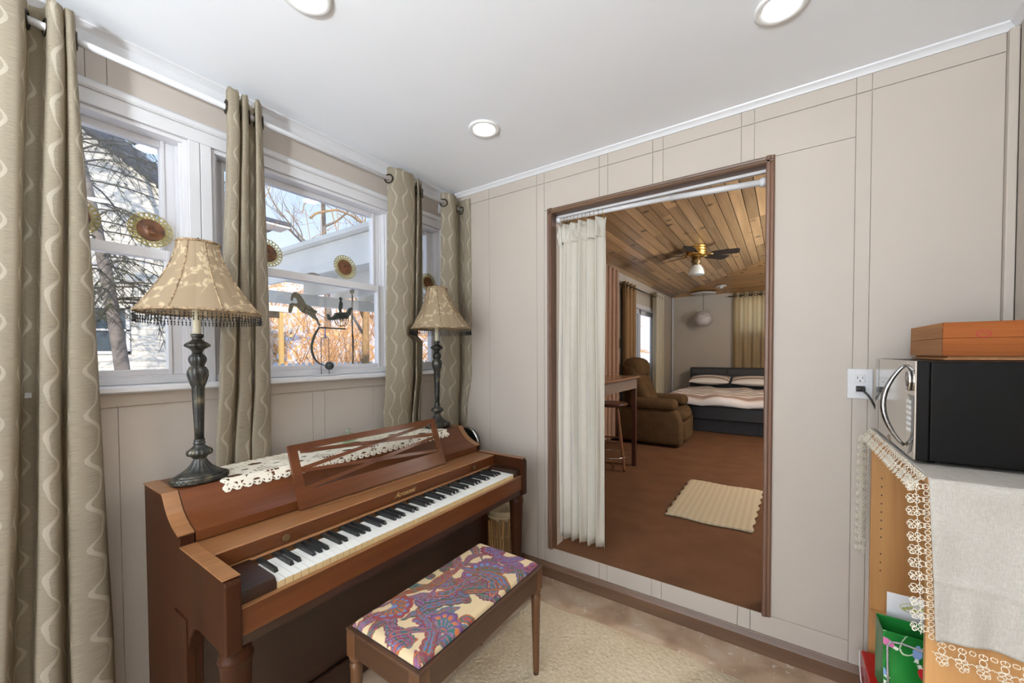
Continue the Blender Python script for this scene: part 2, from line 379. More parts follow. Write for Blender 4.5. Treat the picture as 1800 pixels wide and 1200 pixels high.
# ------------------------------------------------------------------ recessed lights
m_lens=emis('light_lens',(.97,.985,1,1),LAMP); m_trimw=plain('light_trim',srgb(238,238,236),.3,0,.01,6,0)
dl=[((.74,-.553),'round recessed ceiling light near the window and doorway corner'),
    ((.742,-1.46),'round recessed ceiling light at the top edge above the window curtain'),
    ((1.982,-.55),'round recessed ceiling light at the top edge above the right of the doorway')]
d0=None
for (x,y),lab in dl:
    if d0 is None:
        d0=thing('recessed_light',lab,'ceiling light',(x,y,CZ),'recessed lights in the white ceiling')
        MB().lathe([(.052,-.002),(.056,-.007),(.072,-.009),(.078,-.005),(.0785,-.0005),(.052,-.0005)],(x,y,CZ),36,cap=False).build('trim_ring',m_trimw,d0,smooth=True)
        MB().disc((x,y,CZ-.0045),.0525,.003,'z',32).build('lens',m_lens,d0)
    else: dup(d0,(x,y,CZ),lab)
for x,y,l_ in ((1.98,-1.46,'added recessed ceiling light straight above the microwave side, just out of view'),(.74,-2.4,'added recessed ceiling light above the nearest curtain, out of view'),(1.98,-2.4,'added recessed ceiling light right over the camera, out of view'),(.74,-3.4,'added recessed ceiling light at the rear left, out of view'),(1.98,-3.4,'added recessed ceiling light at the rear right, out of view')): dup(d0,(x,y,CZ),l_)  # unseen lights added behind the visible ones to brighten the room
# ------------------------------------------------------------------ rug on the floor
m_rug,t,b=base('cream_rug',srgb(206,190,162),1,0,.1); v=coords(t); f=noise(t,v,60,4); f2=noise(t,v,5,4,.5); f3=noise(t,coords(t,(9,26,9)),2.2,5,1.2)
c=mixc(t,.5,ramp(t,f,[(.3,srgb(186,168,138)),(.7,srgb(220,206,180))]),ramp(t,f2,[(.3,srgb(190,172,142)),(.7,srgb(216,202,176))]))
c=mixc(t,ramp(t,f3,[(.26,(.5,.5,.5,1)),(.34,(0,0,0,1))]),c,srgb(120,98,70)); t.links.new(c,b.inputs['Base Color']); bump(t,b,f,.9,.012)
def rugpt(u,v_):
    x=lerp(.83,2.22,u); y=lerp(-4.2,-.24,v_)
    e=.012*math.sin(x*5)+.006*math.sin(x*17); 
    ed=min(1,min(v_,1-v_)*60,min(u,1-u)*60)
    return (x,y+(e if v_>.5 else 0),.001+.013*ed**.5)
B=MB(); B.grid(60,90,rugpt); B.build('area_rug',m_rug,None,'cream shag rug covering most of the worn floor under the piano bench','rug',smooth=True)
# ------------------------------------------------------------------ piano
YL,YLi,YRi,YR=-1.735,-1.695,-.31,-.275
def cove(x):   # lid height
    P=[(.10,.935),(.325,.935),(.338,.922),(.355,.898),(.375,.879),(.403,.861),(.435,.846),(.472,.833)]
    for (a,z0),(b_,z1) in zip(P[:-1],P[1:]):
        if x<=b_: return lerp(z0,z1,(x-a)/(b_-a))
    return P[-1][1]
CP=[(.325,.935),(.338,.921),(.355,.898),(.378,.876),(.405,.859),(.438,.845),(.474,.834)]
pn=thing('piano','walnut spinet piano with open music rack below the windows','piano',(.45,-1.005,0))
side=[(.125,.03),(.125,.935)]+CP+[(.474,.803),(.79,.803),(.806,.799),(.812,.788),(.812,.604),(.80,.60),(.62,.60),(.585,.59),(.55,.55),(.53,.50),(.53,.03)]
sd0=MB().prism([(x,z) for x,z in side],'y',YL,YLi).build('side_panel',m_piano_shade,pn,bevel=.004)
MB().prism([(x,z) for x,z in side],'y',YRi,YR).build('side_panel',m_piano_shade,pn,bevel=.004)
for a,b_ in ((YL-.003,YLi+.0),(YRi,YR+.003)):     # lighter caps on the cheeks, arms and pilasters
    MB().prism([(.125,.935)]+CP+[(.474,.8375)]+[(x-.0,z+.0035) for x,z in CP[::-1]]+[(.125,.9385)],'y',a,b_).build('side_cap',m_pianol,pn)
    MB().box(.485,.806,a,b_,.8032,.8065).build('arm_cap',m_pianol,pn,bevel=.0015)
for a,b_ in ((YL-.006,YL+.02),): MB().box(.43,.532,a,b_,.03,.60).build('pilaster',m_piano_shade,pn,bevel=.003)
MB().prism([(.125,.912),(.125,.936)]+[(x,z+.001) for x,z in CP]+[(.476,.803),(.45,.803),(.43,.82)],'y',YLi+.003,YRi-.003).build('lid',m_piano,pn,auto=35)
MB().prism([(.44,.785),(.44,.8),(.604,.8),(.609,.796),(.609,.752),(.60,.748),(.60,.785)],'y',YLi+.002,YRi-.002).build('fallboard',m_pianol,pn,auto=30)
MB().box(.6095,.6105,YLi+.002,YRi-.002,.752,.797).build('fallboard_front',m_piano,pn)
MB().prism([(.59,.739),(.59,.7485),(.614,.7485),(.62,.744),(.618,.739)],'y',YLi+.002,YRi-.002).build('nosing',m_pianol,pn,auto=40)
MB().box(.60,.612,YLi+.002,YRi-.002,.712,.739).build('key_backboard',m_pianol,pn)
MB().box(.525,.531,-1.36,-.62,.8,.8045).build('rack_ledge',m_pianol,pn,bevel=.0015)
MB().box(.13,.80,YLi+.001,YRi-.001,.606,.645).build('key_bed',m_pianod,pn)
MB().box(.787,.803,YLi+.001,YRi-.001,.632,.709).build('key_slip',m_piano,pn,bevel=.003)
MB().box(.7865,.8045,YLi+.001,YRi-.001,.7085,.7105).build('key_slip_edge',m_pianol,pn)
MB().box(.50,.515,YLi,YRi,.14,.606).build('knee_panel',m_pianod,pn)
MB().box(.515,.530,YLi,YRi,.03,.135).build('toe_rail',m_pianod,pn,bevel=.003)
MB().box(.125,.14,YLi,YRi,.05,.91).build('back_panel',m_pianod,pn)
MB().box(.14,.79,YLi,YRi,.03,.05).build('bottom_board',m_pianod,pn) if False else None
def cheek(y0,y1):
    MB().prism([(.61,.709),(.61,.748),(.775,.748),(.784,.744),(.787,.736),(.787,.709)],'y',y0,y1).build('cheek_block',m_pianod,pn,auto=30)
cheek(YLi+.001,-1.5985); cheek(-.3685,YRi-.001)
m_ivory=plain('key_white',srgb(236,236,230),.25,0,.02,20,0); m_ivf=plain('key_front',srgb(214,190,142),.35,0,.04,30,0); m_ebony=plain('key_black',srgb(30,32,33),.32,0,.03,10,0)
kw=1.225/52
k=MB(); k.box(.636,.7868,-kw/2+.0007,kw/2-.0007,.7293,.7315,0); k.box(.640,.7858,-kw/2+.0009,kw/2-.0009,.7085,.7295,1)
kme=k.mesh('white_key',[m_ivory,m_ivf],(.71,0,.72))
kb=MB()
for_b=[(.612,-.0065,.7315),(.612,.0065,.7315),(.7335,.0060,.7315),(.7335,-.0060,.7315),(.612,-.0048,.7435),(.612,.0048,.7435),(.7265,.0046,.7435),(.7265,-.0046,.7435)]
kb.add(for_b,[(0,1,2,3),(4,7,6,5),(0,4,5,1),(1,5,6,2),(2,6,7,3),(3,7,4,0)])
bme=kb.mesh('black_key',m_ebony,(.67,0,.735))
names='ABCDEFG'
for i in range(52):
    y=-1.596+kw*(i+.5); inst(kme,'white_key',pn,(.71,y,.72+ (RN.rand()-.5)*.0008))
    if i<51 and names[i%7] in 'ACDFG':
        inst(bme,'black_key',pn,(.67,y+kw/2,.735))
def pleg(y):
    pr=[(.010,.0),(.021,.0),(.022,.02),(.024,.1),(.036,.52),(.0385,.555),(.041,.56),(.043,.566),(.041,.573),(.038,.577),(.037,.602)]
    MB().lathe(pr,(.765,y,0.0),24).build('front_leg',m_piano_shade,pn,auto=40)
pleg(-1.695); pleg(-.315)
MB().box(.52,.745,-1.715,-1.675,.03,.07).build('leg_stretcher',m_pianod,pn,bevel=.004); MB().box(.52,.745,-.335,-.295,.03,.07).build('leg_stretcher',m_pianod,pn,bevel=.004)
m_brass=plain('brass',srgb(196,156,84),.28,.95,.05,20,0)
m_brassd=plain('aged_brass',srgb(128,108,76),.4,.85,.1,40,0)
for y in (-1.489,-.504): MB().lathe([(.004,0),(.004,.006),(.0095,.007),(.0115,.010),(.0105,.014),(.005,.016)],(0,0,0),20).mesh('k',m_brassd) 
for y in (-1.489,-.504):
    B=MB(); B.disc((.6105,y,.775),.005,.008,'x',14); B.disc((.618,y,.775),.0115,.005,'x',20); B.build('fallboard_knob',m_brassd,pn,bevel=.0012)
# fallboard lettering
cu=bpy.data.curves.new('lettering','FONT'); cu.body='Acrosonic'; cu.size=.030; cu.shear=.55; cu.space_character=.92; cu.extrude=.0004; cu.align_x='CENTER'; cu.resolution_u=3
tmp=bpy.data.objects.new('t',cu); COL.objects.link(tmp); dg=bpy.context.evaluated_depsgraph_get(); me=bpy.data.meshes.new_from_object(tmp.evaluated_get(dg)); bpy.data.objects.remove(tmp)
me.transform(Matrix(((0,0,1,.6112-.45),(1,0,0,-.972+1.005),(0,1,0,.765),(0,0,0,1)))); me.materials.clear(); me.materials.append(plain('gilt_lettering',srgb(206,176,120),.4,.3,.02,10,0))
lo=bpy.data.objects.new('lettering',me); COL.objects.link(lo); lo.parent=pn; lo['label']='gold script lettering on the fallboard'
# music rack
rx0,rz0,rx1,rz1=.494,.801,.395,1.032
def R(s,t,d=0):   # s 0..1 along y, t 0..1 up the slope
    y=lerp(-1.378,-.598,s)+lerp(0,.012,t)*(1 if s>.5 else .4)
    n=Vector((rz1-rz0,0,rx0-rx1)).normalized()
    return (lerp(rx0,rx1,t)+n.x*d,y,lerp(rz0,rz1,t)+n.z*d)
def rbar(name,quad,d0=-.006,d1=.006):
    v=[R(s,t,d0) for s,t in quad]+[R(s,t,d1) for s,t in quad]
    o_=MB().add(v,[(3,2,1,0),(4,5,6,7),(0,1,5,4),(1,2,6,5),(2,3,7,6),(3,0,4,7)]).build(name,m_piano,mr)
    return o_
mr=pn
mr=rbar('music_rack',[(0,0),(1,0),(1,.27),(0,.27)],-.007,.007)
rbar('top_rail',[(0,.90),(1,.90),(1,1),(0,1)],-.007,.007)
rbar('side_stile',[(0,.27),(.042,.27),(.042,.90),(0,.90)],-.007,.007); rbar('side_stile',[(.962,.27),(1,.27),(1,.90),(.962,.90)],-.007,.007)
def diag(a,b_,w=.030):
    s0,t0=a; s1,t1=b_
    rbar('fret_bar',[(s0,t0-w),(s1,t1-w),(s1,t1+w),(s0,t0+w)],-.005,.005)
diag((.03,.60),(.93,.90)); diag((.03,.58),(.97,.30)); diag((.97,.66),(.06,.88)); diag((.97,.60),(.03,.29))
# doily runner (crochet, real holes)
m_crochet=fabric('crochet_cotton',srgb(238,230,212),.95,300,.08)
def lidpt(a,h=0):  # arc length from x=.105 over the flat, then down the cove
    fl=.325-.105
    if a<=fl: return (.105+a,.9375+h)
    a-=fl; P=CP
    for (x0,z0),(x1,z1) in zip(P[:-1],P[1:]):
        L=math.hypot(x1-x0,z1-z0)
        if a<=L: return (lerp(x0,x1,a/L)+h*.6,lerp(z0,z1,a/L)+.0025+h*.7)
        a-=L
    return (P[-1][0],P[-1][1]+.003)
def doily():
    L=1.17; W=.275; h=.0036; nu=int(L/h); nv=int(W/h)
    U,V=np.meshgrid((np.arange(nu)+.5)*h,(np.arange(nv)+.5)*h,indexing='ij')
    def edge(c,per,amp): return amp*np.abs(np.sin(np.pi*c/per))
    d=np.minimum.reduce([U-edge(V,.034,.012)*0-.004-.012*(1-np.abs(np.sin(np.pi*V/.034))),L-.004-U-.012*(1-np.abs(np.sin(np.pi*V/.034))),V-.004-.012*(1-np.abs(np.sin(np.pi*U/.034))),W-.004-V-.012*(1-np.abs(np.sin(np.pi*U/.034)))])
    solid=d>0
    # tiles
    T=.117; tu=(U%T)/T; W3=(W-.05)/2; tv=((V-.025)%W3)/W3; k=((U//T)+((V-.025)//W3)).astype(int)%2
    cx,cy=np.abs(tu-.5)*2,np.abs(tv-.5)*2; inner=(V>.025)&(V<W-.025)&(U>.02)&(U<L-.02)
    dia=(cx+cy)
    fil=((U%.0144)<.0096)&((V%.0144)<.0096)&(dia<.86)&(k==0)&inner
    ov=((cx/.46)**2+(cy/.34)**2<1)&(k==1)&inner
    pet=(np.abs(dia-1.0)<.10)&(np.sin(U*2*np.pi/.0216)>.0)&(np.sin(V*2*np.pi/.0216)>.0)&inner
    ovc=(((1-cx)/.22)**2+((1-cy)/.16)**2<1)&inner
    ring=(d>.006)&(d<.0125)&(np.sin((U+V*.0)*2*np.pi/.017)*np.sin(V*2*np.pi/.017+.6)>-.0)&((np.sin(U*2*np.pi/.017)>.1)&((V<.03)|(V>W-.03))|((np.sin(V*2*np.pi/.017)>.1)&((U<.03)|(U>L-.03))))
    keep=solid&~fil&~ov&~pet&~ovc&~ring
    vid={}; v=[]; f=[]
    def g(i,j):
        if (i,j) not in vid:
            x,z=lidpt(j*h,.0004*math.sin(i*.9)*math.sin(j*1.1)+.0006); vid[(i,j)]=len(v); v.append((x+.018,-1.575+i*h+.022*(j*h/W)*(-1 if i<nu/2 else -.3),z) if False else (x,-1.578+i*h,z))
        return vid[(i,j)]
    for i in range(nu):
        for j in range(nv):
            if keep[i,j]: f.append((g(i,j),g(i+1,j),g(i+1,j+1),g(i,j+1)))
    B=MB(); B.add(v,f); return B.build('doily_runner',m_crochet,None,'cream crocheted lace runner laid along the piano lid','doily',smooth=True,solid=.0016)
doily()
# clear glass dish behind the rack
m_cglass=glassmat('green_tinted_glass',(.80,.90,.80,1),.22,.05)
gd=thing('glass_dish','small clear greenish glass candy dish on the crocheted runner','dish',(.20,-.985,.941))
MB().lathe([(.022,0),(.024,.003),(.012,.008),(.034,.018),(.046,.030),(.048,.034),(.044,.031),(.03,.02),(.006,.012)],(.20,-.985,.941),28,sy=1.3).build('bowl',m_cglass,gd,smooth=True)
MB().lathe([(.047,.034),(.04,.045),(.02,.053),(.006,.056),(.008,.062),(.011,.070),(.006,.078),(.001,.079)],(.20,-.985,.941),28,sy=1.3,cap=False).build('dish_lid',m_cglass,gd,smooth=True)
# ------------------------------------------------------------------ table lamps
m_iron,t,b=base('bronze_lamp',srgb(46,45,40),.34,.3); v=coords(t); f=noise(t,v,30,5); t.links.new(ramp(t,f,[(.38,srgb(32,32,31)),(.56,srgb(54,53,47)),(.74,srgb(112,104,84))]),b.inputs['Base Color']); bump(t,b,f,.4,.003)
m_bead=plain('black_glass_bead',srgb(24,26,30),.12,0,.05,20,0)
m_candle=plain('candle_sleeve',srgb(222,216,190),.5,0,.02,10,0)
m_braid,t,b=base('shade_braid',srgb(140,116,88),.8); v=coords(t); t.links.new(ramp(t,noise(t,v,90,3,.6),[(.38,srgb(92,74,56)),(.62,srgb(176,150,116))]),b.inputs['Base Color'])
m_shade=painted('shade_fabric',.75,.15,700,.30)
def leaf_field(U,V,seed,P,Q):
    """U,V arrays in metres, periodic in U with P; returns 0..1 leaf mask"""
    r=np.random.RandomState(seed); m=np.zeros_like(U)
    def leaf(cx,cy,a,L,W):
        d=(U-cx+P/2)%P-P/2; e=V-cy; p=d*math.cos(a)+e*math.sin(a); q=-d*math.sin(a)+e*math.cos(a)
        s=np.clip(p/L,0,1); w_=W*np.sin(np.pi*s**.8); return ((np.abs(q)<w_)&(p>0)&(p<L)).astype(float)
    nst=int(P/.06)
    for k in range(nst):
        for j in range(int(Q/.065)+1):
            x=(k+.5*(j%2))*P/nst+r.uniform(-.012,.012); y=.0+j*.065+r.uniform(-.01,.01); a=r.choice([.5,.9,2.2,2.7])+r.uniform(-.2,.2)
            for i in range(9):
                nx,ny=x+.0125*math.cos(a),y+.0125*math.sin(a)
                d=(U-x+P/2)%P-P/2; e=V-y; p=d*math.cos(a)+e*math.sin(a); q=-d*math.sin(a)+e*math.cos(a)
                m=np.maximum(m,((np.abs(q)<.0010)&(p>-.001)&(p<.014)).astype(float))
                if i%2==1 or i==8:
                    sgn=1 if i%4==1 else -1
                    m=np.maximum(m,leaf(nx,ny,a+sgn*.85,.021,.0052))
                a+=.09*(1 if k%2 else -1); x,y=nx,ny
    return m
def make_lamp(x,y,z,tx,ty,bx,by,label):
    T=thing('table_lamp',label,'lamp',(x,y,z),'pair of bead-fringed table lamps on the piano')
    fl=lambda n,a_:(lambda a,zz:a_*math.cos(n*a))
    bp=[(.050,0),(.084,.0),(.087,.004),(.086,.008),(.0865,.018),(.084,.021),(.078,.0235),(.074,.023)]
    MB().lathe(bp,(x,y,z),48,sx=.72,sy=1.0).build('base_rim',m_iron,T,smooth=True)
    hat=MB()
    for i in range(36):                                   # lattice strokes round the rim
        a=2*PI*i/36; a2=2*PI*(i+.5)/36
        for (p,q) in ((a,a2),(a2,a+2*PI/36)):
            za,zb=(.006,.018) if p==a else (.018,.006)
            hat.tube([(x+.087*.72*math.cos(p),y+.087*math.sin(p),z+za),(x+.087*.72*math.cos(q),y+.087*math.sin(q),z+zb)],.0011,4)
    hat.build('rim_lattice',m_iron,T,kind='stuff')
    MB().lathe([(.076,.0225),(.070,.027),(.052,.037),(.036,.050),(.025,.065),(.0185,.078),(.0175,.082)],(x,y,z),72,sx=.80,sy=1.0,flute=lambda a,zz:.045*math.cos(18*a)*min(1,(zz-.02)*40)).build('base_dome',m_iron,T,smooth=True)
    st=[(.0175,.080),(.023,.084),(.0235,.088),(.036,.094),(.0385,.102),(.036,.110),(.026,.118),(.0175,.126),(.0165,.131),(.0185,.134),(.0185,.138),(.015,.141),(.0175,.145),(.0135,.152)]
    MB().lathe(st,(x,y,z),72,sx=.88,flute=lambda a,zz:.05*math.cos(16*a) if .09<zz<.117 else 0).build('stem_knob',m_iron,T,smooth=True)
    MB().lathe([(.0135,.150),(.0145,.20),(.0185,.338),(.0195,.342),(.017,.345)],(x,y,z),60,flute=lambda a,zz:.07*abs(math.cos(5*a))-.03).build('fluted_stem',m_iron,T,smooth=True)
    va=[(.017,.335),(.021,.346),(.026,.362),(.0305,.380),(.0305,.395),(.026,.408),(.019,.414),(.0185,.418)]
    MB().lathe(va,(x,y,z),72,flute=lambda a,zz:.06*math.cos(8*a+zz*60)).build('stem_vase',m_iron,T,smooth=True)
    MB().lathe([(.0185,.414),(.0195,.418),(.0245,.430),(.0255,.440),(.022,.450),(.017,.455),(.0155,.458)],(x,y,z),60,flute=lambda a,zz:.06*math.cos(10*a)).build('stem_ball',m_iron,T,smooth=True)
    MB().lathe([(.015,.456),(.016,.466),(.018,.470),(.024,.476),(.037,.484),(.0385,.488),(.034,.494),(.024,.501),(.016,.507),(.0145,.512),(.018,.518),(.0195,.524),(.018,.528)],(x,y,z),60,flute=lambda a,zz:.04*math.cos(12*a) if zz<.5 and zz>.472 else 0).build('candle_cup',m_iron,T,smooth=True)
    MB().lathe([(.0115,.525),(.0115,.66)],(x,y,z),20).build('candle_sleeve',m_candle,T,smooth=True)
    # harp and finial
    hp=MB(); hp.tube([(x+ .045*math.sin(a)*.0,y+.05*math.sin(a),z+.74-.10*math.cos(a)) for a in np.linspace(.25,2*PI-.25,20)],.0018,6); hp.build('harp',m_iron,T)
    Zt,Zb=.852,.603
    def off(t): return (lerp(bx,tx,t),lerp(by,ty,t))
    MB().lathe([(.003,.848),(.003,.852),(.0055,.856),(.0065,.861),(.005,.867),(.0015,.874)],(x+tx,y+ty,z),16).build('finial',m_iron,T,smooth=True)
    rt,rb=.062,.183
    def rad(t): return rb+(rt-rb)*(t**.62)*1.0 if t<1 else rt
    def prof(t): return lerp(rb,rt,1-(1-t)**1.55)
    nu,nv=420,90; U,V=np.meshgrid(np.arange(nu)/nu,np.arange(nv+1)/nv,indexing='xy')
    P=[]
    for j in range(nv+1):
        t_=j/nv; ox,oy=off(t_); R_=prof(t_)
        for i in range(nu):
            a=2*PI*i/nu; q=R_*(1-.030*(1-abs(math.cos(a*4)))*(1.0))   # eight gores, slightly flattened between the ribs
            P.append((x+ox+q*math.cos(a),y+oy+q*math.sin(a),z+lerp(Zb,Zt,t_)))
    f=[(j*nu+i,j*nu+(i+1)%nu,(j+1)*nu+(i+1)%nu,(j+1)*nu+i) for j in range(nv) for i in range(nu)]
    per=2*PI*.115; m=leaf_field(U*per,V*.26,11,per,.26)
    gore=np.floor(U*8).astype(int)%8
    A=np.array(srgb(166,146,118)[:3]); Bc=np.array(srgb(208,188,154)[:3])
    colr=A[None,None]*(1-m[...,None])+Bc[None,None]*m[...,None]
    B=MB(); B.add(P,f); B.col=np.concatenate([colr,np.ones(colr.shape[:2]+(1,))],2).reshape(-1,4)
    s=B.build('shade',m_shade,T,smooth=True); s['label']='beige bell shade with a trailing leaf pattern'
    rb_=MB()
    for g in range(8):
        a=2*PI*g/8
        MB().tube([(x+off(t_)[0]+prof(t_)*math.cos(a)*1.004,y+off(t_)[1]+prof(t_)*math.sin(a)*1.004,z+lerp(Zb,Zt,t_)) for t_ in np.linspace(0,1,14)],.0032,6).build('shade_rib',m_braid,s)
    B=MB(); B.tube([(x+off(1)[0]+rt*math.cos(a),y+off(1)[1]+rt*math.sin(a),z+Zt) for a in np.linspace(0,2*PI,41)[:-1]],.0045,8,closed=True); B.build('shade_top_braid',m_braid,s,smooth=True)
    B=MB(); B.tube([(x+bx+rb*(1-.03*(1-abs(math.cos(4*a))))*math.cos(a),y+by+rb*(1-.03*(1-abs(math.cos(4*a))))*math.sin(a),z+Zb) for a in np.linspace(0,2*PI,81)[:-1]],.0042,8,closed=True); B.build('shade_bottom_braid',m_braid,s,smooth=True)
    B=MB(); n=96
    for i in range(n):
        a=2*PI*(i+.5)/n; q=rb*(1-.03*(1-abs(math.cos(4*a)))); px,py=x+bx+q*math.cos(a),y+by+q*math.sin(a); zz=z+Zb-.004
        for r_,dz in ((.0012,.004),(.0026,.010),(.0016,.0145),(.0036,.020),(.0022,.0255),(.003,.0295),(.0012,.0335)):
            B.lathe([(.0004,dz*-1+r_),(r_,-dz),(.0004,-dz-r_)],(px+RN.uniform(-.0006,.0006),py+RN.uniform(-.0006,.0006),zz),5,cap=False)
    B.build('bead_fringe',m_bead,s,kind='stuff')
    return T
make_lamp(.258,-1.612,.939,.006,.008,.014,.012,'bronze table lamp at the bass end of the piano, nearest the camera')
make_lamp(.235,-.397,.9425,.0,.002,.024,.016,'bronze table lamp at the treble end of the piano beside the corner curtain')
# ------------------------------------------------------------------ curtains with wave pattern
def curtain_mat(name,ground,line,trans=.22,pat=True):
    m,t,b=base(name,ground,.85,0,.15); uv=N(t,'ShaderNodeUVMap'); sx=N(t,'ShaderNodeSeparateXYZ'); t.links.new(uv.outputs[0],sx.inputs[0])
    def mth(op,a,b_=None,c_=None):
        n=N(t,'ShaderNodeMath',operation=op)
        for i,v_ in enumerate((a,b_,c_)):
            if v_ is None: continue
            if isinstance(v_,(int,float)): n.inputs[i].default_value=v_
            else: t.links.new(v_,n.inputs[i])
        return n.outputs[0]
    u=sx.outputs[0]; v_=sx.outputs[1]
    mp=N(t,'ShaderNodeMapping'); mp.inputs['Scale'].default_value=(40,700,1); t.links.new(uv.outputs[0],mp.inputs[0])
    f=noise(t,mp.outputs[0],1,3,.0,.6)
    g=ramp(t,f,[(.28,tuple(c*.72 for c in ground[:3])+(1,)),(.5,ground),(.75,tuple(min(1,c*1.22) for c in ground[:3])+(1,))])
    # mirrored wavy lines: spacing .085 m, repeat .145 m
    pp=mth('PINGPONG',u,.062)                                   # 0...062 mirrored
    ph=mth('MULTIPLY',v_,2*PI/.145)
    s1=mth('SINE',ph); s2=mth('SINE',mth('MULTIPLY_ADD',ph,2.0,.9))
    wv=mth('MULTIPLY_ADD',s1,.0125,mth('MULTIPLY_ADD',s2,.0035,.031))
    d=mth('ABSOLUTE',mth('SUBTRACT',pp,wv))
    wd=mth('MULTIPLY_ADD',mth('SINE',mth('ADD',ph,1.2)),.0022,.0044)
    mask=mth('LESS_THAN',d,wd)
    lc=mixc(t,.25,line,g)
    c=mixc(t,mask,g,lc) if pat else g
    t.links.new(c,b.inputs['Base Color']); bump(t,b,f,.15,.001)
    translucent(t,b,c,trans); MATS[name]=m; return m
m_curt=curtain_mat('wave_curtain',srgb(198,188,168),srgb(234,227,212),.62)
def curtain(name,label,y0,y1,yb0,yb1,ztop,zbot,n,A=.038,xr=.11,mat=None,group=None,grom=True,phase=0,Ab=.028,xb=.092,zsq=1.25,shape=None,axis='y',stretch=2.2,seed=1,cat='curtain',m_gr=None,gro_z=None,sub=18,path=None):
    T=thing(name,label,cat,((xr,(y0+y1)/2,0) if axis=='y' else ((y0+y1)/2,xr,0)),group)
    nu=int(n*sub); nv=60; r=random.Random(seed); W=abs(y1-y0)*stretch
    ph=[r.uniform(-.6,.6) for _ in range(6)]
    def fn(u,v_):
        z=lerp(ztop,zbot,v_); s=min(1,max(0,(zsq+.12-z)/.3)) if zsq else 0
        a=lerp(A,Ab,s); xc=lerp(xr,xb,s)
        uu_=shape(u) if shape else u
        th=2*PI*n*u+phase
        wob=.12*math.sin(v_*5+ph[0]+u*7)*v_
        yy=lerp(lerp(y0,y1,uu_),lerp(yb0,yb1,uu_),v_**.8)+.30*abs(y1-y0)/max(n,1)*.5*math.sin(2*th)*.6
        xx=xc+a*math.cos(th+wob)*(1-.25*v_*abs(math.sin(ph[1]+u*9)))
        if v_==0: pass
        zz=z+(.004*math.cos(2*th) if v_<.02 else 0)
        return (xx,yy,zz) if axis=='y' else (yy,xx,zz)
    if path:
        nu=len(path)*7; K=len(path)-1
        def cat(i,t,c):
            p=[path[max(0,min(K,i+d))][c] for d in (-1,0,1,2)]
            return .5*((2*p[1])+(-p[0]+p[2])*t+(2*p[0]-5*p[1]+4*p[2]-p[3])*t*t+(-p[0]+3*p[1]-3*p[2]+p[3])*t**3)
        def fn(u,v_):
            z=lerp(ztop,zbot,v_); q=u*K; i=min(K-1,int(q)); t=q-i
            yt,yb,x=cat(i,t,0),cat(i,t,1),cat(i,t,2); k=(2.3-z)/1.2; kk=max(0,min(1.55,k)); y=yt+(yb-yt)*kk
            s=min(1,max(0,(zsq+.04-z)/.22)) if zsq else 0
            x=lerp(x,.066+(x-.075)*.66,s)+.003*math.sin(z*5+u*23)*min(1,max(0,(2.3-z)))
            y=y+.003*math.sin(z*3.3+u*9)
            for lx,ly in ((.270,-1.60),(.255,-.385)):
                if 1.40<z<1.88:
                    Rz=(.202-.125*max(0,min(1,(z-1.545)/.25))**.62)*min(1,(z-1.40)/.10) if z<1.80 else .075*(1.88-z)/.08
                    d=math.hypot(x-lx,y-ly)
                    if d<Rz: x=max(.02,lx-math.sqrt(max(0,Rz*Rz-(y-ly)**2)))
            return (x,min(y,-.008),z+.003*math.sin(u*60)*(1 if v_<.02 else 0))
    nv=110 if path else nv
    B=MB(); B.grid(nu,nv,fn)
    o=B.build('panel',mat or m_curt,T,smooth=True)
    me=o.data; ul=me.uv_layers.new(name='UVMap'); W1=nu+1
    # true cloth length along u
    L=[0]
    for i in range(nu):
        p,q=Vector(fn(i/nu,.3)),Vector(fn((i+1)/nu,.3)); L.append(L[-1]+(p-q).length)
    vi=np.zeros(len(me.loops),dtype=np.int32); me.loops.foreach_get('vertex_index',vi)
    uv=np.zeros((len(vi),2)); uv[:,0]=np.array(L)[vi%W1]+.01*seed; uv[:,1]=(vi//W1)/nv*(ztop-zbot)
    ul.data.foreach_set('uv',uv.ravel())
    k=o.modifiers.new('s','SOLIDIFY'); k.thickness=.0014
    if grom and path:
        last=None
        for k_ in range(nu):
            u=(k_+.5)/nu; p=fn(u,0); q=fn((k_+1)/nu,0); r_=fn(k_/nu,0)
            if (r_[0]-.11)*(q[0]-.11)<=0 and (last is None or abs(p[1]-last)>.012):
                last=p[1]; d=Vector((q[0]-r_[0],q[1]-r_[1],0)).normalized()
                c=Vector((.11,p[1],RZ)); P=[c+d*.024*math.cos(a)+Vector((0,0,.024*math.sin(a))) for a in np.linspace(0,2*PI,21)[:-1]]
                MB().tube(P,.0045,7,closed=True).build('grommet',m_gr or m_grom,T,smooth=True)
    elif grom:
        for k_ in range(int(2*n+1)):
            u=(PI/2+k_*PI-phase)/(2*PI*n)
            if 0<=u<=1:
                p=fn(u,0); q=fn(min(1,u+.01),0); d=Vector((q[0]-p[0],q[1]-p[1],0)).normalized(); nrm=Vector((-d.y,d.x,0))
                c=Vector((p[0],p[1],gro_z or ztop-.062)); P=[c+d*.025*math.cos(a)+Vector((0,0,.025*math.sin(a))) for a in np.linspace(0,2*PI,21)[:-1]]
                MB().tube(P,.0045,7,closed=True).build('grommet',m_gr or m_grom,T,smooth=True)
    return T
m_grom=plain('grommet_metal',srgb(58,54,46),.3,.85,.05,20,0)
RZ=2.405
G='patterned grommet curtains on the white rod'
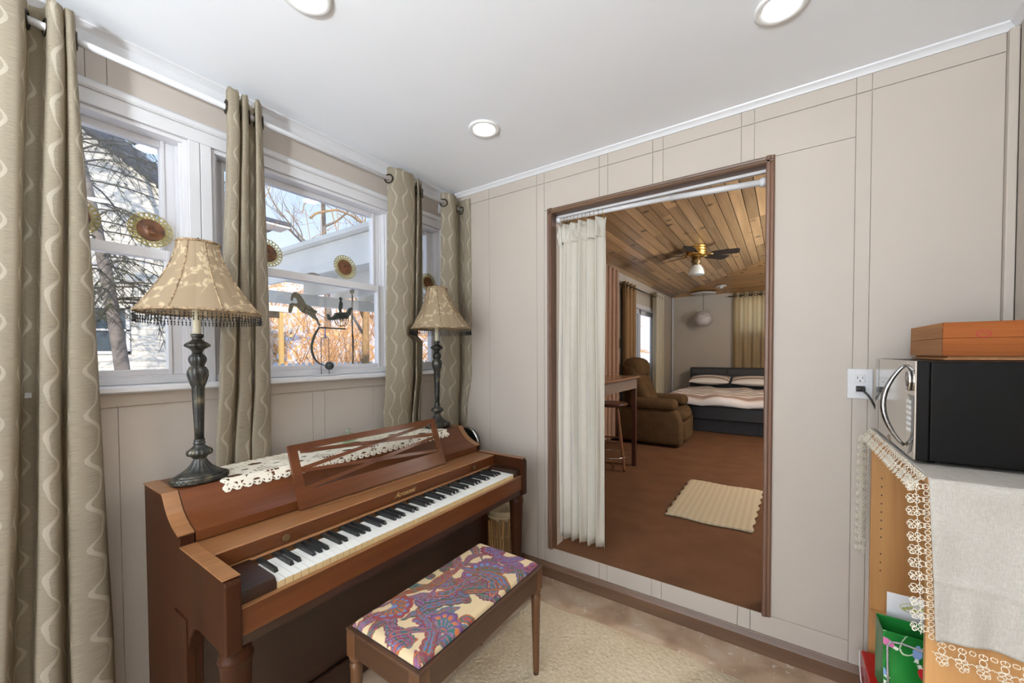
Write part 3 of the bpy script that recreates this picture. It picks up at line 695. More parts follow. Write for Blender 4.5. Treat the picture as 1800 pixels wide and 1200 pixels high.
P1=[(-2.30,-2.34,.08),(-2.27,-2.31,.15),(-2.21,-2.25,.16),(-2.17,-2.2,.09),(-2.1314,-2.157,0.08),(-2.114,-2.1353,0.15),(-2.0877,-2.1086,0.15),(-2.0723,-2.0928,0.08),(-2.0481,-2.0832,0.08),(-2.0316,-2.0664,0.15),(-1.9976,-2.0377,0.165),(-1.9772,-2.0208,0.155),(-1.9682,-2.0113,0.11),(-1.9598,-2.0022,0.075),(-1.9417,-1.98,0.075),(-1.9337,-1.9741,0.11),(-1.9332,-1.9734,0.15),(-1.9184,-1.952,0.16),(-1.9034,-1.9325,0.15),(-1.8939,-1.9206,0.11),(-1.8933,-1.9152,0.085),(-1.8927,-1.9121,0.1),(-1.8934,-1.9105,0.145),(-1.8827,-1.8799,0.155),(-1.871,-1.8442,0.14),(-1.8617,-1.8307,0.09)]
P2=[(-1.4368,-1.4869,0.075),(-1.4518,-1.4994,0.1),(-1.4561,-1.5054,0.14),(-1.4397,-1.4893,0.15),(-1.4195,-1.4676,0.145),(-1.3999,-1.4465,0.11),(-1.3926,-1.4332,0.08),(-1.3939,-1.4344,0.1),(-1.403,-1.4411,0.14),(-1.3924,-1.4137,0.145),(-1.38,-1.3882,0.13),(-1.3578,-1.3634,0.08),(-1.3379,-1.3545,0.075),(-1.3478,-1.3667,0.11),(-1.3579,-1.3746,0.145),(-1.3402,-1.3431,0.145),(-1.3182,-1.3089,0.12),(-1.301,-1.2862,0.08)]
P3=[(-0.6287,-0.6538,0.08),(-0.6483,-0.6774,0.1),(-0.632,-0.6489,0.125),(-0.5868,-0.6033,0.145),(-0.5183,-0.5519,0.15),(-0.465,-0.508,0.13),(-0.4204,-0.4549,0.08),(-0.4155,-0.4501,0.085),(-0.4558,-0.4852,0.14),(-0.4191,-0.4442,0.12),(-0.3826,-0.4031,0.08),(-0.3776,-0.3981,0.085),(-0.4187,-0.4343,0.14),(-0.3771,-0.3926,0.1)]
P4=[(-0.1845,-0.2045,0.075),(-0.205,-0.2196,0.09),(-0.1929,-0.1908,0.115),(-0.1643,-0.1503,0.14),(-0.1306,-0.1041,0.145),(-0.0972,-0.0699,0.13),(-0.0586,-0.0365,0.1),(-0.0284,-0.0207,0.085),(-0.0201,-0.0163,0.1),(-0.0267,-0.0279,0.14),(-0.022,-0.020,0.17),(-0.016,-0.014,0.19)]
for lab,P,zb,zq,sd in (('beige wave-patterned curtain panel at the far left edge, nearest the camera',P1,.03,None,3),('beige wave-patterned curtain panel behind the nearer lamp, between first two windows',P2,.35,1.20,5),('pale backlit wave-patterned curtain panel between middle and narrow window',P3,.35,1.20,8),('wave-patterned curtain panel in the corner behind the farther lamp',P4,.35,1.20,12)):
    curtain('curtain',lab,P[0][0],P[-1][0],P[0][1],P[-1][1],2.472,zb,3,group=G,seed=sd,zsq=zq,path=P)
cr_=thing('curtain_rod','long thin white curtain rod above the three windows','curtain rod',(.11,-1.3,RZ))
MB().tube([(.11,-2.5,RZ),(.11,-.012,RZ)],.0115,14).build('rod',m_white,cr_,smooth=True)
for y in (-2.48,-1.38,-.13): MB().box(.005,.11,y-.004,y+.004,RZ-.004,RZ+.004).box(.005,.012,y-.014,y+.014,RZ-.03,RZ+.03).build('bracket',m_white,cr_)
# ------------------------------------------------------------------ amber glass plates on the meeting rails
m_amber,t,b=base('amber_glass',srgb(176,160,96),.12,0,.8)
tr=N(t,'ShaderNodeBsdfTransparent'); tr.inputs[0].default_value=(.90,.86,.62,1); ms=N(t,'ShaderNodeMixShader'); ms.inputs[0].default_value=.55
out=[n for n in t.nodes if n.type=='OUTPUT_MATERIAL'][0]; t.links.new(b.outputs[0],ms.inputs[1]); t.links.new(tr.outputs[0],ms.inputs[2]); t.links.new(ms.outputs[0],out.inputs[0]); MATS['amber']=m_amber
m_medal,t,b=base('medallion_glass',srgb(120,78,54),.3,.1,.6); v=coords(t); t.links.new(ramp(t,noise(t,v,26,3,.4),[(.35,srgb(84,54,40)),(.65,srgb(146,98,62))]),b.inputs['Base Color']); translucent(t,b,srgb(150,90,50),.3)
def plate():
    c0=(0,0,0); T=thing('decorative_plate','','plate',c0,'amber glass plates standing on the window rails')
    # rim: polar grid with openings (axis = x)
    B=MB(); R0,R1=.041,.068; na,nr=240,16; vid={}; v=[]; f=[]; npet=24
    def rim(a): return R1*(1-.035*(1-abs(math.sin(a*npet/2))))
    def pt(i,j):
        if (i%na,j) not in vid:
            a=2*PI*(i%na)/na; q=lerp(R0,rim(a),j/nr); vid[(i%na,j)]=len(v); v.append((.006*(j/nr)**1.5,q*math.cos(a),q*math.sin(a)))
        return vid[(i%na,j)]
    for i in range(na):
        for j in range(nr):
            a=(i+.5)/na*npet%1; s=(j+.5)/nr
            hole=((a-.5)/.27)**2+((s-.66)/.24)**2<1 or ((min(a,1-a))/.13)**2+((s-.30)/.18)**2<1
            if not hole: f.append((pt(i,j),pt(i+1,j),pt(i+1,j+1),pt(i,j+1)))
    B.add(v,f); B.build('openwork_rim',m_amber,T,smooth=True,solid=.0028)
    B=MB(); n=64; h=lambda y,z:0
    def relief(y,z):
        g=lambda cy,cz,sy,sz,a:1.7*a*math.exp(-((y-cy)/sy)**2-((z-cz)/sz)**2)
        return g(-.003,.010,.008,.009,.0045)+g(.007,.008,.004,.007,.003)+g(-.012,.0,.006,.018,.0025)+g(.002,-.010,.012,.008,.0035)+g(.010,-.018,.012,.006,.002)+.0006*math.sin(y*900)*math.sin(z*700)
    v=[];f=[]
    for j in range(15):
        for i in range(n):
            q=.042*(j+.3)/14.3; a=2*PI*i/n; y,z=q*math.cos(a),q*math.sin(a); v.append((.002+relief(y,z)+(.0015 if j==14 else 0),y,z))
    for j in range(14):
        for i in range(n): f.append((j*n+i,j*n+(i+1)%n,(j+1)*n+(i+1)%n,(j+1)*n+i))
    f.append(tuple(range(n))); B.add(v,f); B.build('medallion',m_medal,T,smooth=True,solid=.002)
    return T
P0=plate(); labs=['amber glass plate half hidden by the far left curtain','amber openwork glass plate left of the nearer lamp shade, largest','glass plate with scalloped rim half hidden by the second curtain','brown-centred glass plate in the middle window, unobstructed','small-looking glass plate in the narrow window above the farther lamp']
for i,((y,z),l) in enumerate(zip(((-1.866,1.878),(-1.663,1.877),(-1.243,1.876),(-.84,1.879),(-.21,1.881)),labs)):
    o=P0 if i==0 else dup(P0,(0,0,0)); o.location=(-.034,y,z); o['label']=l; o.rotation_euler=(.3*i,-.12,0)
# ------------------------------------------------------------------ balancing horse and cart on the sill
m_tin=plain('weathered_tin',srgb(112,108,94),.55,.5,.25,40,.2); m_tind=plain('dark_tin',srgb(66,72,68),.5,.55,.2,40,.2); m_wire=plain('dark_wire',srgb(40,40,40),.5,.6,.05,10,0)
HX=.038
bt=thing('balance_toy','metal balancing horse and cart ornament on the window sill','ornament',(HX,-1.005,1.283))
horse=[(-1.151,1.694),(-1.133,1.689),(-1.122,1.677),(-1.112,1.662),(-1.106,1.649),(-1.096,1.64),(-1.074,1.632),(-1.058,1.619),(-1.041,1.612),(-1.052,1.599),(-1.048,1.583),(-1.038,1.572),(-1.034,1.555),(-1.024,1.542),(-1.034,1.535),(-1.042,1.551),(-1.05,1.567),(-1.067,1.574),(-1.083,1.587),(-1.095,1.592),(-1.115,1.598),(-1.131,1.609),(-1.142,1.623),(-1.159,1.629),(-1.165,1.613),(-1.167,1.602),(-1.173,1.593),(-1.183,1.593),(-1.185,1.606),(-1.179,1.635),(-1.167,1.642),(-1.148,1.64),(-1.139,1.646),(-1.145,1.662),(-1.153,1.67),(-1.161,1.664),(-1.165,1.65),(-1.172,1.652),(-1.173,1.665),(-1.167,1.684),(-1.158,1.692),(-1.156,1.697)]
hb=MB().prism(horse,'x',HX-.0015,HX+.0015)
for i in range(12): 
    t_=i/11; y=lerp(-1.15,-1.106,t_); z=lerp(1.694,1.648,t_**1.5); hb.prism([(y-.002,z-.004),(y+.003,z-.003),(y+.005,z+.006)],'x',HX-.001,HX+.001)
hb.build('horse',m_tin,bt)
MB().tube([(HX+.002,-1.101,1.632),(HX+.003,-1.108,1.615),(HX+.002,-1.113,1.60)],.0016,5).tube([(HX+.002,-1.104,1.622),(HX+.003,-1.052,1.606),(HX+.003,-1.019,1.588),(HX+.002,-.98,1.577)],.0013,5).build('harness',m_wire,bt)
cart=[(-.99,1.602),(-.983,1.601),(-.979,1.588),(-.966,1.587),(-.952,1.595),(-.943,1.612),(-.924,1.616),(-.877,1.62),(-.867,1.641),(-.852,1.649),(-.844,1.638),(-.853,1.631),(-.858,1.611),(-.868,1.597),(-.873,1.585),(-.939,1.579),(-.952,1.573),(-.983,1.571)]
MB().prism(cart,'x',HX-.008,HX+.008).build('cart',m_tind,bt)
driver=[(-.921,1.692),(-.914,1.699),(-.902,1.692),(-.907,1.678),(-.9,1.664),(-.903,1.642),(-.91,1.628),(-.906,1.616),(-.92,1.614),(-.924,1.635),(-.921,1.662),(-.916,1.679)]
MB().prism(driver,'x',HX-.0025,HX+.0025).build('driver',m_tind,bt)
for dx in (-.011,.011):
    B=MB(); B.ring((HX+dx,-.908,1.577),.034,.0018,'x',28,6)
    for k_ in range(8): a=k_*PI/4; B.tube([(HX+dx,-.908,1.577),(HX+dx,-.908+.033*math.cos(a),1.577+.033*math.sin(a))],.0011,4)
    B.build('wheel',m_tind,bt)
MB().box(HX-.006,HX+.006,-1.037,-.888,1.526,1.533).build('platform',m_tind,bt)
MB().tube([(HX,y,z) for y,z in [(-1.032,1.531),(-1.05,1.505),(-1.065,1.472),(-1.074,1.435),(-1.073,1.407),(-1.064,1.378),(-1.05,1.358),(-1.035,1.345),(-1.005,1.333)]],[.004,.0055,.006,.006,.006,.0055,.0045,.003,.002],8).build('curved_arm',m_tind,bt,smooth=True)
MB().lathe([(.001,-.022),(.012,-.019),(.02,-.010),(.023,0),(.02,.010),(.012,.019),(.001,.022)],(HX,-.981,1.333),24).build('counterweight',m_tind,bt,smooth=True)
MB().tube([(HX,-1.025,1.477),(HX,-1.025,1.289)],.0016,6).tube([(HX,-.983,1.478),(HX,-.983,1.289)],.0016,6).tube([(HX,-1.025,1.477),(HX,-.983,1.478)],.0013,6).build('stand_rod',m_wire,bt)
MB().prism([(-1.009,1.479),(-1.004,1.50),(-1.006,1.514),(-1.002,1.526),(-.998,1.514),(-1.0,1.50),(-.995,1.479),(-1.0,1.479),(-1.002,1.492),(-1.004,1.479)],'x',HX-.002,HX+.002).build('pivot_figure',plain('lilac_paint',srgb(140,136,170),.6,0,.05,10,0),bt)
MB().lathe([(.03,0),(.034,.001),(.033,.004),(.01,.006)],(HX,-1.004,1.2835),36,sx=.9,sy=2.1).build('base_plate',m_white,bt,smooth=True)
# ------------------------------------------------------------------ piano bench with paisley cushion
m_bench=wood('bench_wood',srgb(52,32,20),srgb(84,55,34),.4,'y',.9,0,.1)
m_benchx=wood('bench_wood_x',srgb(50,31,19),srgb(80,53,33),.4,'x',.9,0,.1)
m_benchz=wood('bench_leg_wood',srgb(66,41,24),srgb(104,68,40),.4,'z',.9,0,.1)
bx0,bx1,by0,by1=.805,1.152,-1.388,-.692
bn=thing('piano_bench','dark wooden piano bench with padded paisley seat','bench',((bx0+bx1)/2,(by0+by1)/2,0))
for y in (by0,by1-.02): MB().box(bx0+.03,bx1-.03,y,y+.02,.395,.476).build('apron',m_benchx,bn,bevel=.002)
for x in (bx0,bx1-.02): MB().box(x,x+.02,by0+.03,by1-.03,.395,.476).build('apron',m_bench,bn,bevel=.002)
MB().box(bx0-.004,bx1+.004,by0-.004,by1+.004,.474,.482).build('seat_board',m_bench,bn,bevel=.004)
for x in (bx0+.02,bx1-.02):
    for y in (by0+.02,by1-.02):
        MB().box(x-.022,x+.022,y-.022,y+.022,.385,.476).build('corner_block',m_benchz,bn,bevel=.004)
        MB().lathe([(.009,.0),(.0115,.0),(.013,.03),(.0195,.33),(.021,.345),(.016,.350),(.0155,.354),(.021,.360),(.022,.366),(.018,.372),(.017,.386)],(x,y,0.0145 if x<2 else 0),20,cap=True).build('leg',m_benchz,bn,smooth=True)
def paisley(U,V):
    """painted textile: cream ground with large layered paisleys; U 0..w, V 0..l in metres"""
    r=np.random.RandomState(21); sh=U.shape; C=np.zeros(sh+(3,)); C[:]=np.array(srgb(206,184,146)[:3])
    wu=U+.006*np.sin(V*38)+.003*np.sin(V*91+U*60); wv=V+.006*np.sin(U*41+1)+.003*np.sin(U*83-V*50)
    cols=[srgb(118,62,78),srgb(96,74,118),srgb(60,104,98),srgb(168,98,56),srgb(92,112,150),srgb(146,66,62),srgb(112,88,56),srgb(132,92,120),srgb(52,96,70)]
    cols=[np.array(c[:3]) for c in cols]
    def put(mask,c): C[mask]=c
    def pais(cx,cy,a,L,W,k,ser,pal):
        p=(wu-cx)*math.cos(a)+(wv-cy)*math.sin(a); q=-(wu-cx)*math.sin(a)+(wv-cy)*math.cos(a)
        q=q-k*p*p/L; s=np.clip(p/L,0.0001,1); hw=W*np.sqrt(s)*np.power(1-s,.62)*3.1*(1+ser*np.abs(np.sin(p/L*26)))
        d=np.abs(q)/np.maximum(hw,1e-5); ins=(p>0)&(p<L)&(d<1)
        c=[cols[i] for i in pal]
        put(ins,c[0]*.55); put(ins&(d<.90),c[0]); put(ins&(d<.74)&(s>.06),c[1]*1.1)
        put(ins&(d<.74)&(d>.58)&(np.sin(p*330)>.1),c[2]*1.25)
        put(ins&(d<.50)&(s>.12),c[3]); put(ins&(d<.44)&(s>.14)&(s<.9),c[4])
        put(ins&(d<.26)&(np.sin(p*230)>0),c[2]*1.3); put(ins&(d<.10),c[0]*.8)
    def fan(cx,cy,R_,a0,pal,n=9):
        dx,dy=wu-cx,wv-cy; rr_=np.hypot(dx,dy); an=np.arctan2(dy,dx)-a0; an=(an+np.pi)%(2*np.pi)-np.pi; ins0=(np.abs(an)<2.0)
        edge=R_*(1+.10*np.abs(np.sin(an*n/1.3))); c=[cols[i] for i in pal]; ins=ins0&(rr_<edge)
        put(ins,c[0]*.6); put(ins&(rr_<edge-.003),c[0]); put(ins&(rr_<edge-.010)&(np.abs(np.sin(an*n/1.3))>.35),c[1]); put(ins&(rr_<edge-.017)&(np.abs(np.sin(an*n/1.3))>.6),c[4]*1.3)
        put(ins&(rr_<R_*.68),c[2]); put(ins&(rr_<R_*.64)&(np.cos(an*n*1.5)>.0),c[3]); put(ins&(rr_<R_*.64)&(np.cos(an*n*1.5)>.82),c[4]); put(ins&(rr_<R_*.60)&(rr_>R_*.50)&(np.cos(an*n*1.5)>.3),c[1]*1.3)
        put(ins&(rr_<R_*.26),c[0]); put(ins&(rr_<R_*.20),c[4]*1.3)
    W_,L_=U.max(),V.max()
    for i in range(54):
        pais(r.uniform(-.02,W_),(i+.3)/54*L_,r.uniform(0,2*PI),r.uniform(.09,.17),r.uniform(.011,.017),r.uniform(-.9,.9),r.choice([0,.14,.2]),r.permutation(9)[:5])
    fan(.20,.47,.088,2.7,[7,0,6,2,4]); fan(.05,.12,.07,.4,[5,0,3,8,4]); fan(.28,.13,.075,1.9,[1,7,2,4,3]); fan(.10,.65,.06,-1,[0,5,1,2,4])
    pais(.33,.44,2.5,.24,.022,.9,0,[3,2,0,1,4]); pais(.07,.42,-1.2,.26,.020,-.8,0,[3,6,2,8,5]); pais(.26,.30,-2.6,.22,.017,.5,.2,[8,0,5,2,4]); pais(.12,.25,.6,.17,.018,.9,0,[5,3,4,0,2]); pais(.30,.60,3.4,.22,.018,-.6,.2,[7,1,0,3,4]); pais(.16,.58,.3,.18,.015,.7,.2,[0,7,1,5,4])
    pais(.325,.02,1.9,.20,.017,.7,.2,[5,0,2,3,4]); pais(.30,.20,1.2,.17,.016,-.8,0,[3,8,0,4,5]); pais(.26,.02,2.4,.16,.015,.6,.15,[2,5,7,4,0]); pais(.32,.36,2.0,.20,.016,.8,0,[0,3,4,5,2]); pais(.20,.33,.1,.14,.013,.9,.2,[8,5,0,2,3]); pais(.17,.02,1.4,.15,.014,-.8,0,[1,3,5,4,2]); pais(.06,.30,.9,.15,.014,.8,.2,[3,0,2,4,5])
    n1=np.sin(U*2100)*np.sin(V*2100)*.04; C*= (1+n1)[...,None]
    return C
def cushion():
    nu,nv=150,290; w_,l_=bx1-bx0-.022,by1-by0-.022
    U,V=np.meshgrid(np.linspace(0,w_,nu+1),np.linspace(0,l_,nv+1),indexing='xy'); C=paisley(U,V)
    B=MB()
    def fn(u,v_):
        e=min(u*w_,(1-u)*w_); g=min(v_*l_,(1-v_)*l_); h=min(1,e/.022)**.5*min(1,g/.022)**.5
        h=math.sqrt(max(0,1-(1-min(1,e/.022))**2))*math.sqrt(max(0,1-(1-min(1,g/.022))**2))
        return (bx0+.011+u*w_,by0+.011+v_*l_,.4835+.019*h+.004*math.sin(PI*u)*math.sin(PI*v_))
    B.grid(nu,nv,fn); B.col=np.concatenate([C,np.ones(C.shape[:2]+(1,))],2).reshape(-1,4)
    o=B.build('seat_cushion',painted('paisley_fabric',.75,.2,900),bn,smooth=True); o['label']='cream, purple, teal and rust paisley cushion'
    MB().box(bx0+.01,bx1-.01,by0+.01,by1-.01,.482,.485).build('cushion_piping',plain('black_piping',srgb(30,26,30),.7,0,.05,20,0),bn)
cushion()
# ------------------------------------------------------------------ bamboo basket in the corner behind the piano
m_bam=wood('bamboo',srgb(104,70,38),srgb(176,132,80),.5,'z',.7,.25,.1); m_bamr=plain('basket_rim',srgb(196,176,140),.7,0,.12,60,.3)
bk=thing('basket','tall bamboo waste basket in the corner behind the piano leg','basket',(.55,-.145,0))
MB().lathe([(.075,0.012),(.085,.012),(.098,.3),(.103,.43),(.099,.43),(.093,.3),(.080,.02)],(.55,-.145,0),36).build('liner',m_bamr,bk,smooth=True)
sm=MB()
for z0 in (0,.085,.18,.26,.33): sm.lathe([(.0062,z0+.002),(.0078,z0+.006),(.0062,z0+.012),(.0066,min(z0+.08,.375))],(0,0,0),7,cap=False)
sme=sm.mesh('bamboo_slat',m_bam,(0,0,0),True)
for i in range(40):
    a=2*PI*i/40; o=inst(sme,'bamboo_slat',bk,(.55+.094*math.cos(a),-.145+.094*math.sin(a),.012-.03*(i%3)*.3+.01)); o.rotation_euler=(-.07*math.sin(a)*1,.07*math.cos(a),0)
for z_,r_ in ((.395,.111),(.28,.107),(.05,.096)):
    B=MB(); B.tube([(.55+r_*math.cos(a),-.145+r_*math.sin(a),z_+.002*math.sin(a*14)) for a in np.linspace(0,2*PI,57)[:-1]],.0045,6,closed=True); B.tube([(.55+(r_+.002)*math.cos(a),-.145+(r_+.002)*math.sin(a),z_+.007-.002*math.sin(a*14)) for a in np.linspace(0,2*PI,57)[:-1]],.004,6,closed=True); B.build('woven_band',m_bamr,bk,smooth=True)
# folded stool with chrome rim behind the piano end
m_chrome=plain('chrome',srgb(214,214,216),.08,1,.01,5,0); m_blk=plain('black_vinyl',srgb(22,22,24),.4,0,.05,20,0)
fs=thing('folded_stool','chrome-rimmed black round seat just visible behind the right end of the piano','stool',(.165,-.06,0))
MB().disc((.165,-.05,.765),.112,.022,'y',40).build('seat',m_blk,fs,bevel=.004)
MB().ring((.165,-.062,.765),.116,.010,'y',44,8).build('rim',m_chrome,fs,smooth=True)
for x in (.10,.23): MB().tube([(x,-.045,.74),(x+(x-.165)*.3,-.045,.012)],.009,10).build('leg',m_chrome,fs,smooth=True)
# ------------------------------------------------------------------ outlet
op=thing('power_outlet','white wall outlet with black plug beside the microwave','outlet',(2.257,-.006,1.262))
MB().box(2.2165,2.2965,-.0115,-.0062,1.201,1.323).build('cover_plate',m_white,op,bevel=.003)
m_slot=plain('slot_black',srgb(20,20,20),.6,0,.01,5,0)
for zc in (1.283,1.242):
    MB().box(2.2405,2.2725,-.0145,-.0113,zc-.0165,zc+.0165).build('receptacle',m_white,op,bevel=.004)
    B=MB(); B.box(2.2475,2.2495,-.0149,-.0144,zc-.001,zc+.009).box(2.2635,2.2655,-.0149,-.0144,zc,zc+.008).disc((2.2565,-.0149,zc-.0085),.0026,.0005,'y',10); B.build('slots',m_slot,op)
for zc in (1.312,1.212): MB().disc((2.2565,-.0125,zc),.003,.0012,'y',10).build('plate_screw',m_white,op)
m_cord=plain('black_rubber',srgb(28,26,25),.5,0,.05,20,0)
# ------------------------------------------------------------------ bookcase
m_bc=wood('bookcase_wood',srgb(176,126,76),srgb(204,156,100),.42,'z',.8,0,.05); m_bcy=wood('bookcase_wood_y',srgb(184,134,82),srgb(210,164,108),.42,'y',.8,0,.05)
BX0,BX1,BY0,BY1,BT=2.29,2.60,-.787,-.034,1.085
bc=thing('bookcase','pale wooden open bookcase holding microwave against the right wall','bookcase',((BX0+BX1)/2,(BY0+BY1)/2,0))
MB().box(BX0,BX1,BY1-.018,BY1,0,BT-.018).build('side_panel',m_bc,bc,bevel=.0015); MB().box(BX0,BX1,BY0,BY0+.018,0,BT-.018).build('side_panel',m_bc,bc,bevel=.0015)
MB().box(BX0-.002,BX1,BY0,BY1,BT-.018,BT).build('top_board',m_bcy,bc,bevel=.0015)
MB().box(BX1-.006,BX1,BY0+.018,BY1-.018,.06,BT-.018).build('back_panel',m_bc,bc)
MB().box(BX0+.002,BX1-.008,BY0+.019,BY1-.019,.352,.370).build('shelf',m_bcy,bc,bevel=.001); MB().box(BX0+.002,BX1-.008,BY0+.019,BY1-.019,.06,.078).build('shelf',m_bcy,bc,bevel=.001)
MB().box(BX0+.01,BX0+.028,BY0+.019,BY1-.019,0,.06).build('plinth',m_bc,bc)
B=MB()
for xx in (2.321,2.56):
    for i in range(12):
        if i!=3: B.disc((xx,BY1-.0188,.529+.0333*i),.0026,.0006,'y',10)
B.build('pin_holes',m_slot,bc,kind='stuff')
# cloth on the bookcase
m_linen,t,b=base('linen_cloth',srgb(196,190,180),.9,0,.1); v=coords(t,(500,500,90)); f=noise(t,v,1,2); f2=noise(t,coords(t,(90,90,500)),1,2); f3=noise(t,coords(t),7,3)
c=mixc(t,.5,ramp(t,f,[(.3,srgb(172,165,154)),(.7,srgb(212,208,200))]),ramp(t,f2,[(.3,srgb(176,170,160)),(.7,srgb(210,206,198))])); c=mixc(t,.3,c,ramp(t,f3,[(.3,srgb(180,172,162)),(.7,srgb(206,202,194))])); t.links.new(c,b.inputs['Base Color']); bump(t,b,f,.3,.002); translucent(t,b,c,.12)
tc_=thing('tablecloth','beige linen cloth with tatted lace edge hanging from the bookcase top','tablecloth',(2.45,-.4,BT))
def clothpt(u,v_):   # v: 0 at back edge of top -> over near edge -> down
    x=lerp(2.288,2.652,u); Ltop=BY1-BY0+.006; s=v_*(Ltop+.385)
    if s<Ltop: return (x,BY1-s,BT+.0022+.0006*math.sin(s*30+u*5))
    s2=s-Ltop; d=s2/.385; r_=min(1,s2/.02)
    wv=.007*math.sin(u*13+1.5)+.004*math.sin(u*29+d*3); fold=.0045*math.exp(-((d-.62-.06*u)/.018)**2)
    return (x+.012*d*(1-u),BY0-.006-.006*r_-(.012+wv)*d-fold,BT+.002-s2*(1-.0)+.012*math.sin(u*3.1+.4)*d*d)
B=MB(); B.grid(70,170,clothpt); B.build('linen',m_linen,tc_,smooth=True,solid=.0012)
m_lace=fabric('lace_thread',srgb(236,230,214),.9,300,.06)
def lace(p0,p1,out,L,seed,wdt=.0009):
    """tatted edging from p0 to p1, hanging L along vector out"""
    r=np.random.RandomState(seed); p0,p1,out=Vector(p0),Vector(p1),Vector(out).normalized(); d=(p1-p0); n=max(2,int(d.length/.03)); nrm=d.normalized().cross(out)
    B=MB()
    def loop(c,R_,sq=1.0,ph=0):
        B.tube([c+d.normalized()*R_*math.cos(a)*sq+out*R_*math.sin(a)+nrm*.0015*math.sin(3*a+ph) for a in np.linspace(0,2*PI,11)[:-1]],wdt,4,closed=True)
    for i in range(n):
        c=p0+d*((i+.5)/n)+nrm*r.uniform(-.002,.002)
        loop(c+out*L*.12,.0058,1.2,i); loop(c+d/n*.5+out*L*.10,.005,1.1,i)
        loop(c+out*L*.36,.0075,.8,i)
        for k_ in range(4):
            a=k_*PI/2+.7+r.uniform(-.2,.2); loop(c+out*L*.66+(d.normalized()*math.cos(a)+out*math.sin(a))*.0078,.0050,1,i+k_)
        for sg in (-1,1):
            P=[c+out*L*.5, c+d.normalized()*sg*.010+out*L*.56+nrm*r.uniform(-.003,.003), c+d.normalized()*sg*(d.length/n*.5)+out*L*(.48+.08*r.rand())]; B.tube(P,wdt,4)
        loop(c+out*L*.90,.0042,1,i); loop(c+out*L*.84+d.normalized()*.008,.0036,1,i)
        B.tube([c,c+out*L*.12],wdt,4)
    return B
B=lace((2.286,BY1,BT+.003),(2.286,BY0,BT+.003),(-.62,0,-1),.052,1)
B2=lace((2.287,BY0-.010,BT-.004),(2.299,BY0-.024,BT-.375),(-1,0,0),.040,2); B3=lace((2.296,BY0-.024,BT-.38),(2.652,BY0-.03,BT-.38),(0,0,-1),.058,3)
B4=lace((2.281,BY1-.004,BT-.03),(2.276,BY1-.0,BT-.50),(-1,.0,0),.03,4); B5=lace((2.262,BY1-.02,BT-.02),(2.266,BY1-.02,BT-.44),(-.4,-.6,0),.02,5)
for q in (B2,B3,B4,B5): B.add(q.v,q.f)
o=B.build('lace_edging',m_lace,tc_,kind='stuff'); o['label']='cream tatted lace edging'
# ------------------------------------------------------------------ microwave
m_steel,t,b=base('stainless_front',srgb(196,190,182),.12,.92); v=coords(t,(1,1,220)); bump(t,b,noise(t,v,1,2),.02,.001); MATS['steel']=m_steel
m_mblack,t,b=base('microwave_black',srgb(14,13,12),.45,0,.12); v=coords(t); t.links.new(ramp(t,noise(t,v,5,4),[(.3,srgb(7,6,5)),(.7,srgb(14,12,10))]),b.inputs['Base Color']); bump(t,b,noise(t,v,260,2),.12,.001)
MZ0,MZ1,MY0,MY1,MX=1.0895,1.366,-.645,-.105,2.291
mw=thing('microwave','black microwave oven with stainless front on the lace cloth','microwave',(2.45,-.37,MZ0))
MB().box(MX+.030,2.625,MY0,MY1,MZ0+.008,MZ1).build('casing',m_mblack,mw,bevel=.004)
MB().box(MX+.004,MX+.0295,MY0-.001,MY1+.001,MZ0+.008,MZ1+.001).build('front_frame',m_mblack,mw,bevel=.003)
MB().box(MX,MX+.004,-.5605,MY1+.001,MZ0+.0085,MZ1+.001).build('door',m_steel,mw,bevel=.001)
MB().box(MX,MX+.004,MY0-.001,-.5622,MZ0+.0085,MZ1+.001).build('control_panel',m_steel,mw,bevel=.001)
MB().box(MX-.0004,MX,-.165,-.160,MZ0+.012,MZ1-.002).build('door_line',plain('dark_line',srgb(90,88,86),.4,.3,.02,5,0),mw)
for x in (2.33,2.59):
    for y in (-.60,-.15): MB().disc((x,y,MZ0-.001),.012,.01,'z',14).build('foot',m_mblack,mw)
hp=[(MX-.001-.046*math.sin(PI*t_)**.8,-.548+.004*math.sin(PI*t_),lerp(MZ0+.030,MZ1-.012,t_)) for t_ in np.linspace(0,1,25)]
MB().tube(hp,[.0045+.0028*math.sin(PI*t_) for t_ in np.linspace(0,1,25)],10).build('door_handle',plain('dark_chrome',srgb(150,150,152),.06,1,.01,5,0),mw,smooth=True)
MB().lathe([(.001,.0),(.013,.0),(.015,.004),(.012,.009),(.006,.011),(.001,.0115)],(0,0,0),28).mesh('x',m_chrome)
B=MB(); B.tube([(MX-.004,-.598+.017*math.cos(a),1.311+.026*math.sin(a)) for a in np.linspace(0,2*PI,33)[:-1]],.0038,8,closed=True); B.lathe([(.001,-.0),(.013,0),(.015,.003),(.011,.008),(.001,.010)],(0,0,0),26)
nn=26*5
for i in range(len(B.v)-nn,len(B.v)): p=B.v[i]; B.v[i]=(MX-p[2],-.598+p[0],1.311+p[1]*1.5)
B.build('control_dial',m_chrome,mw,smooth=True)
m_key=plain('keypad_print',srgb(236,236,234),.4,0,.02,5,0); m_keyd=plain('keypad_dark',srgb(30,32,36),.15,.3,.02,5,0)
MB().prism([(-.573,1.272),(-.640,1.272),(-.643,1.19),(-.638,1.15),(-.62,1.115),(-.58,1.10),(-.60,1.125),(-.612,1.15),(-.618,1.19),(-.62,1.24),(-.6,1.262)],'x',MX-.0006,MX).build('keypad_swoosh',m_keyd,mw)
for i in range(6):
    for j in range(3):
        y,z=-.578-.0165*j,1.252-.0155*i
        B=MB(); B.ring((MX-.0012,y,z),.0052,.0007,'x',14,4); B.disc((MX-.0008,y,z),.0022,.0006,'x',8); B.build('key_button',m_key,mw)
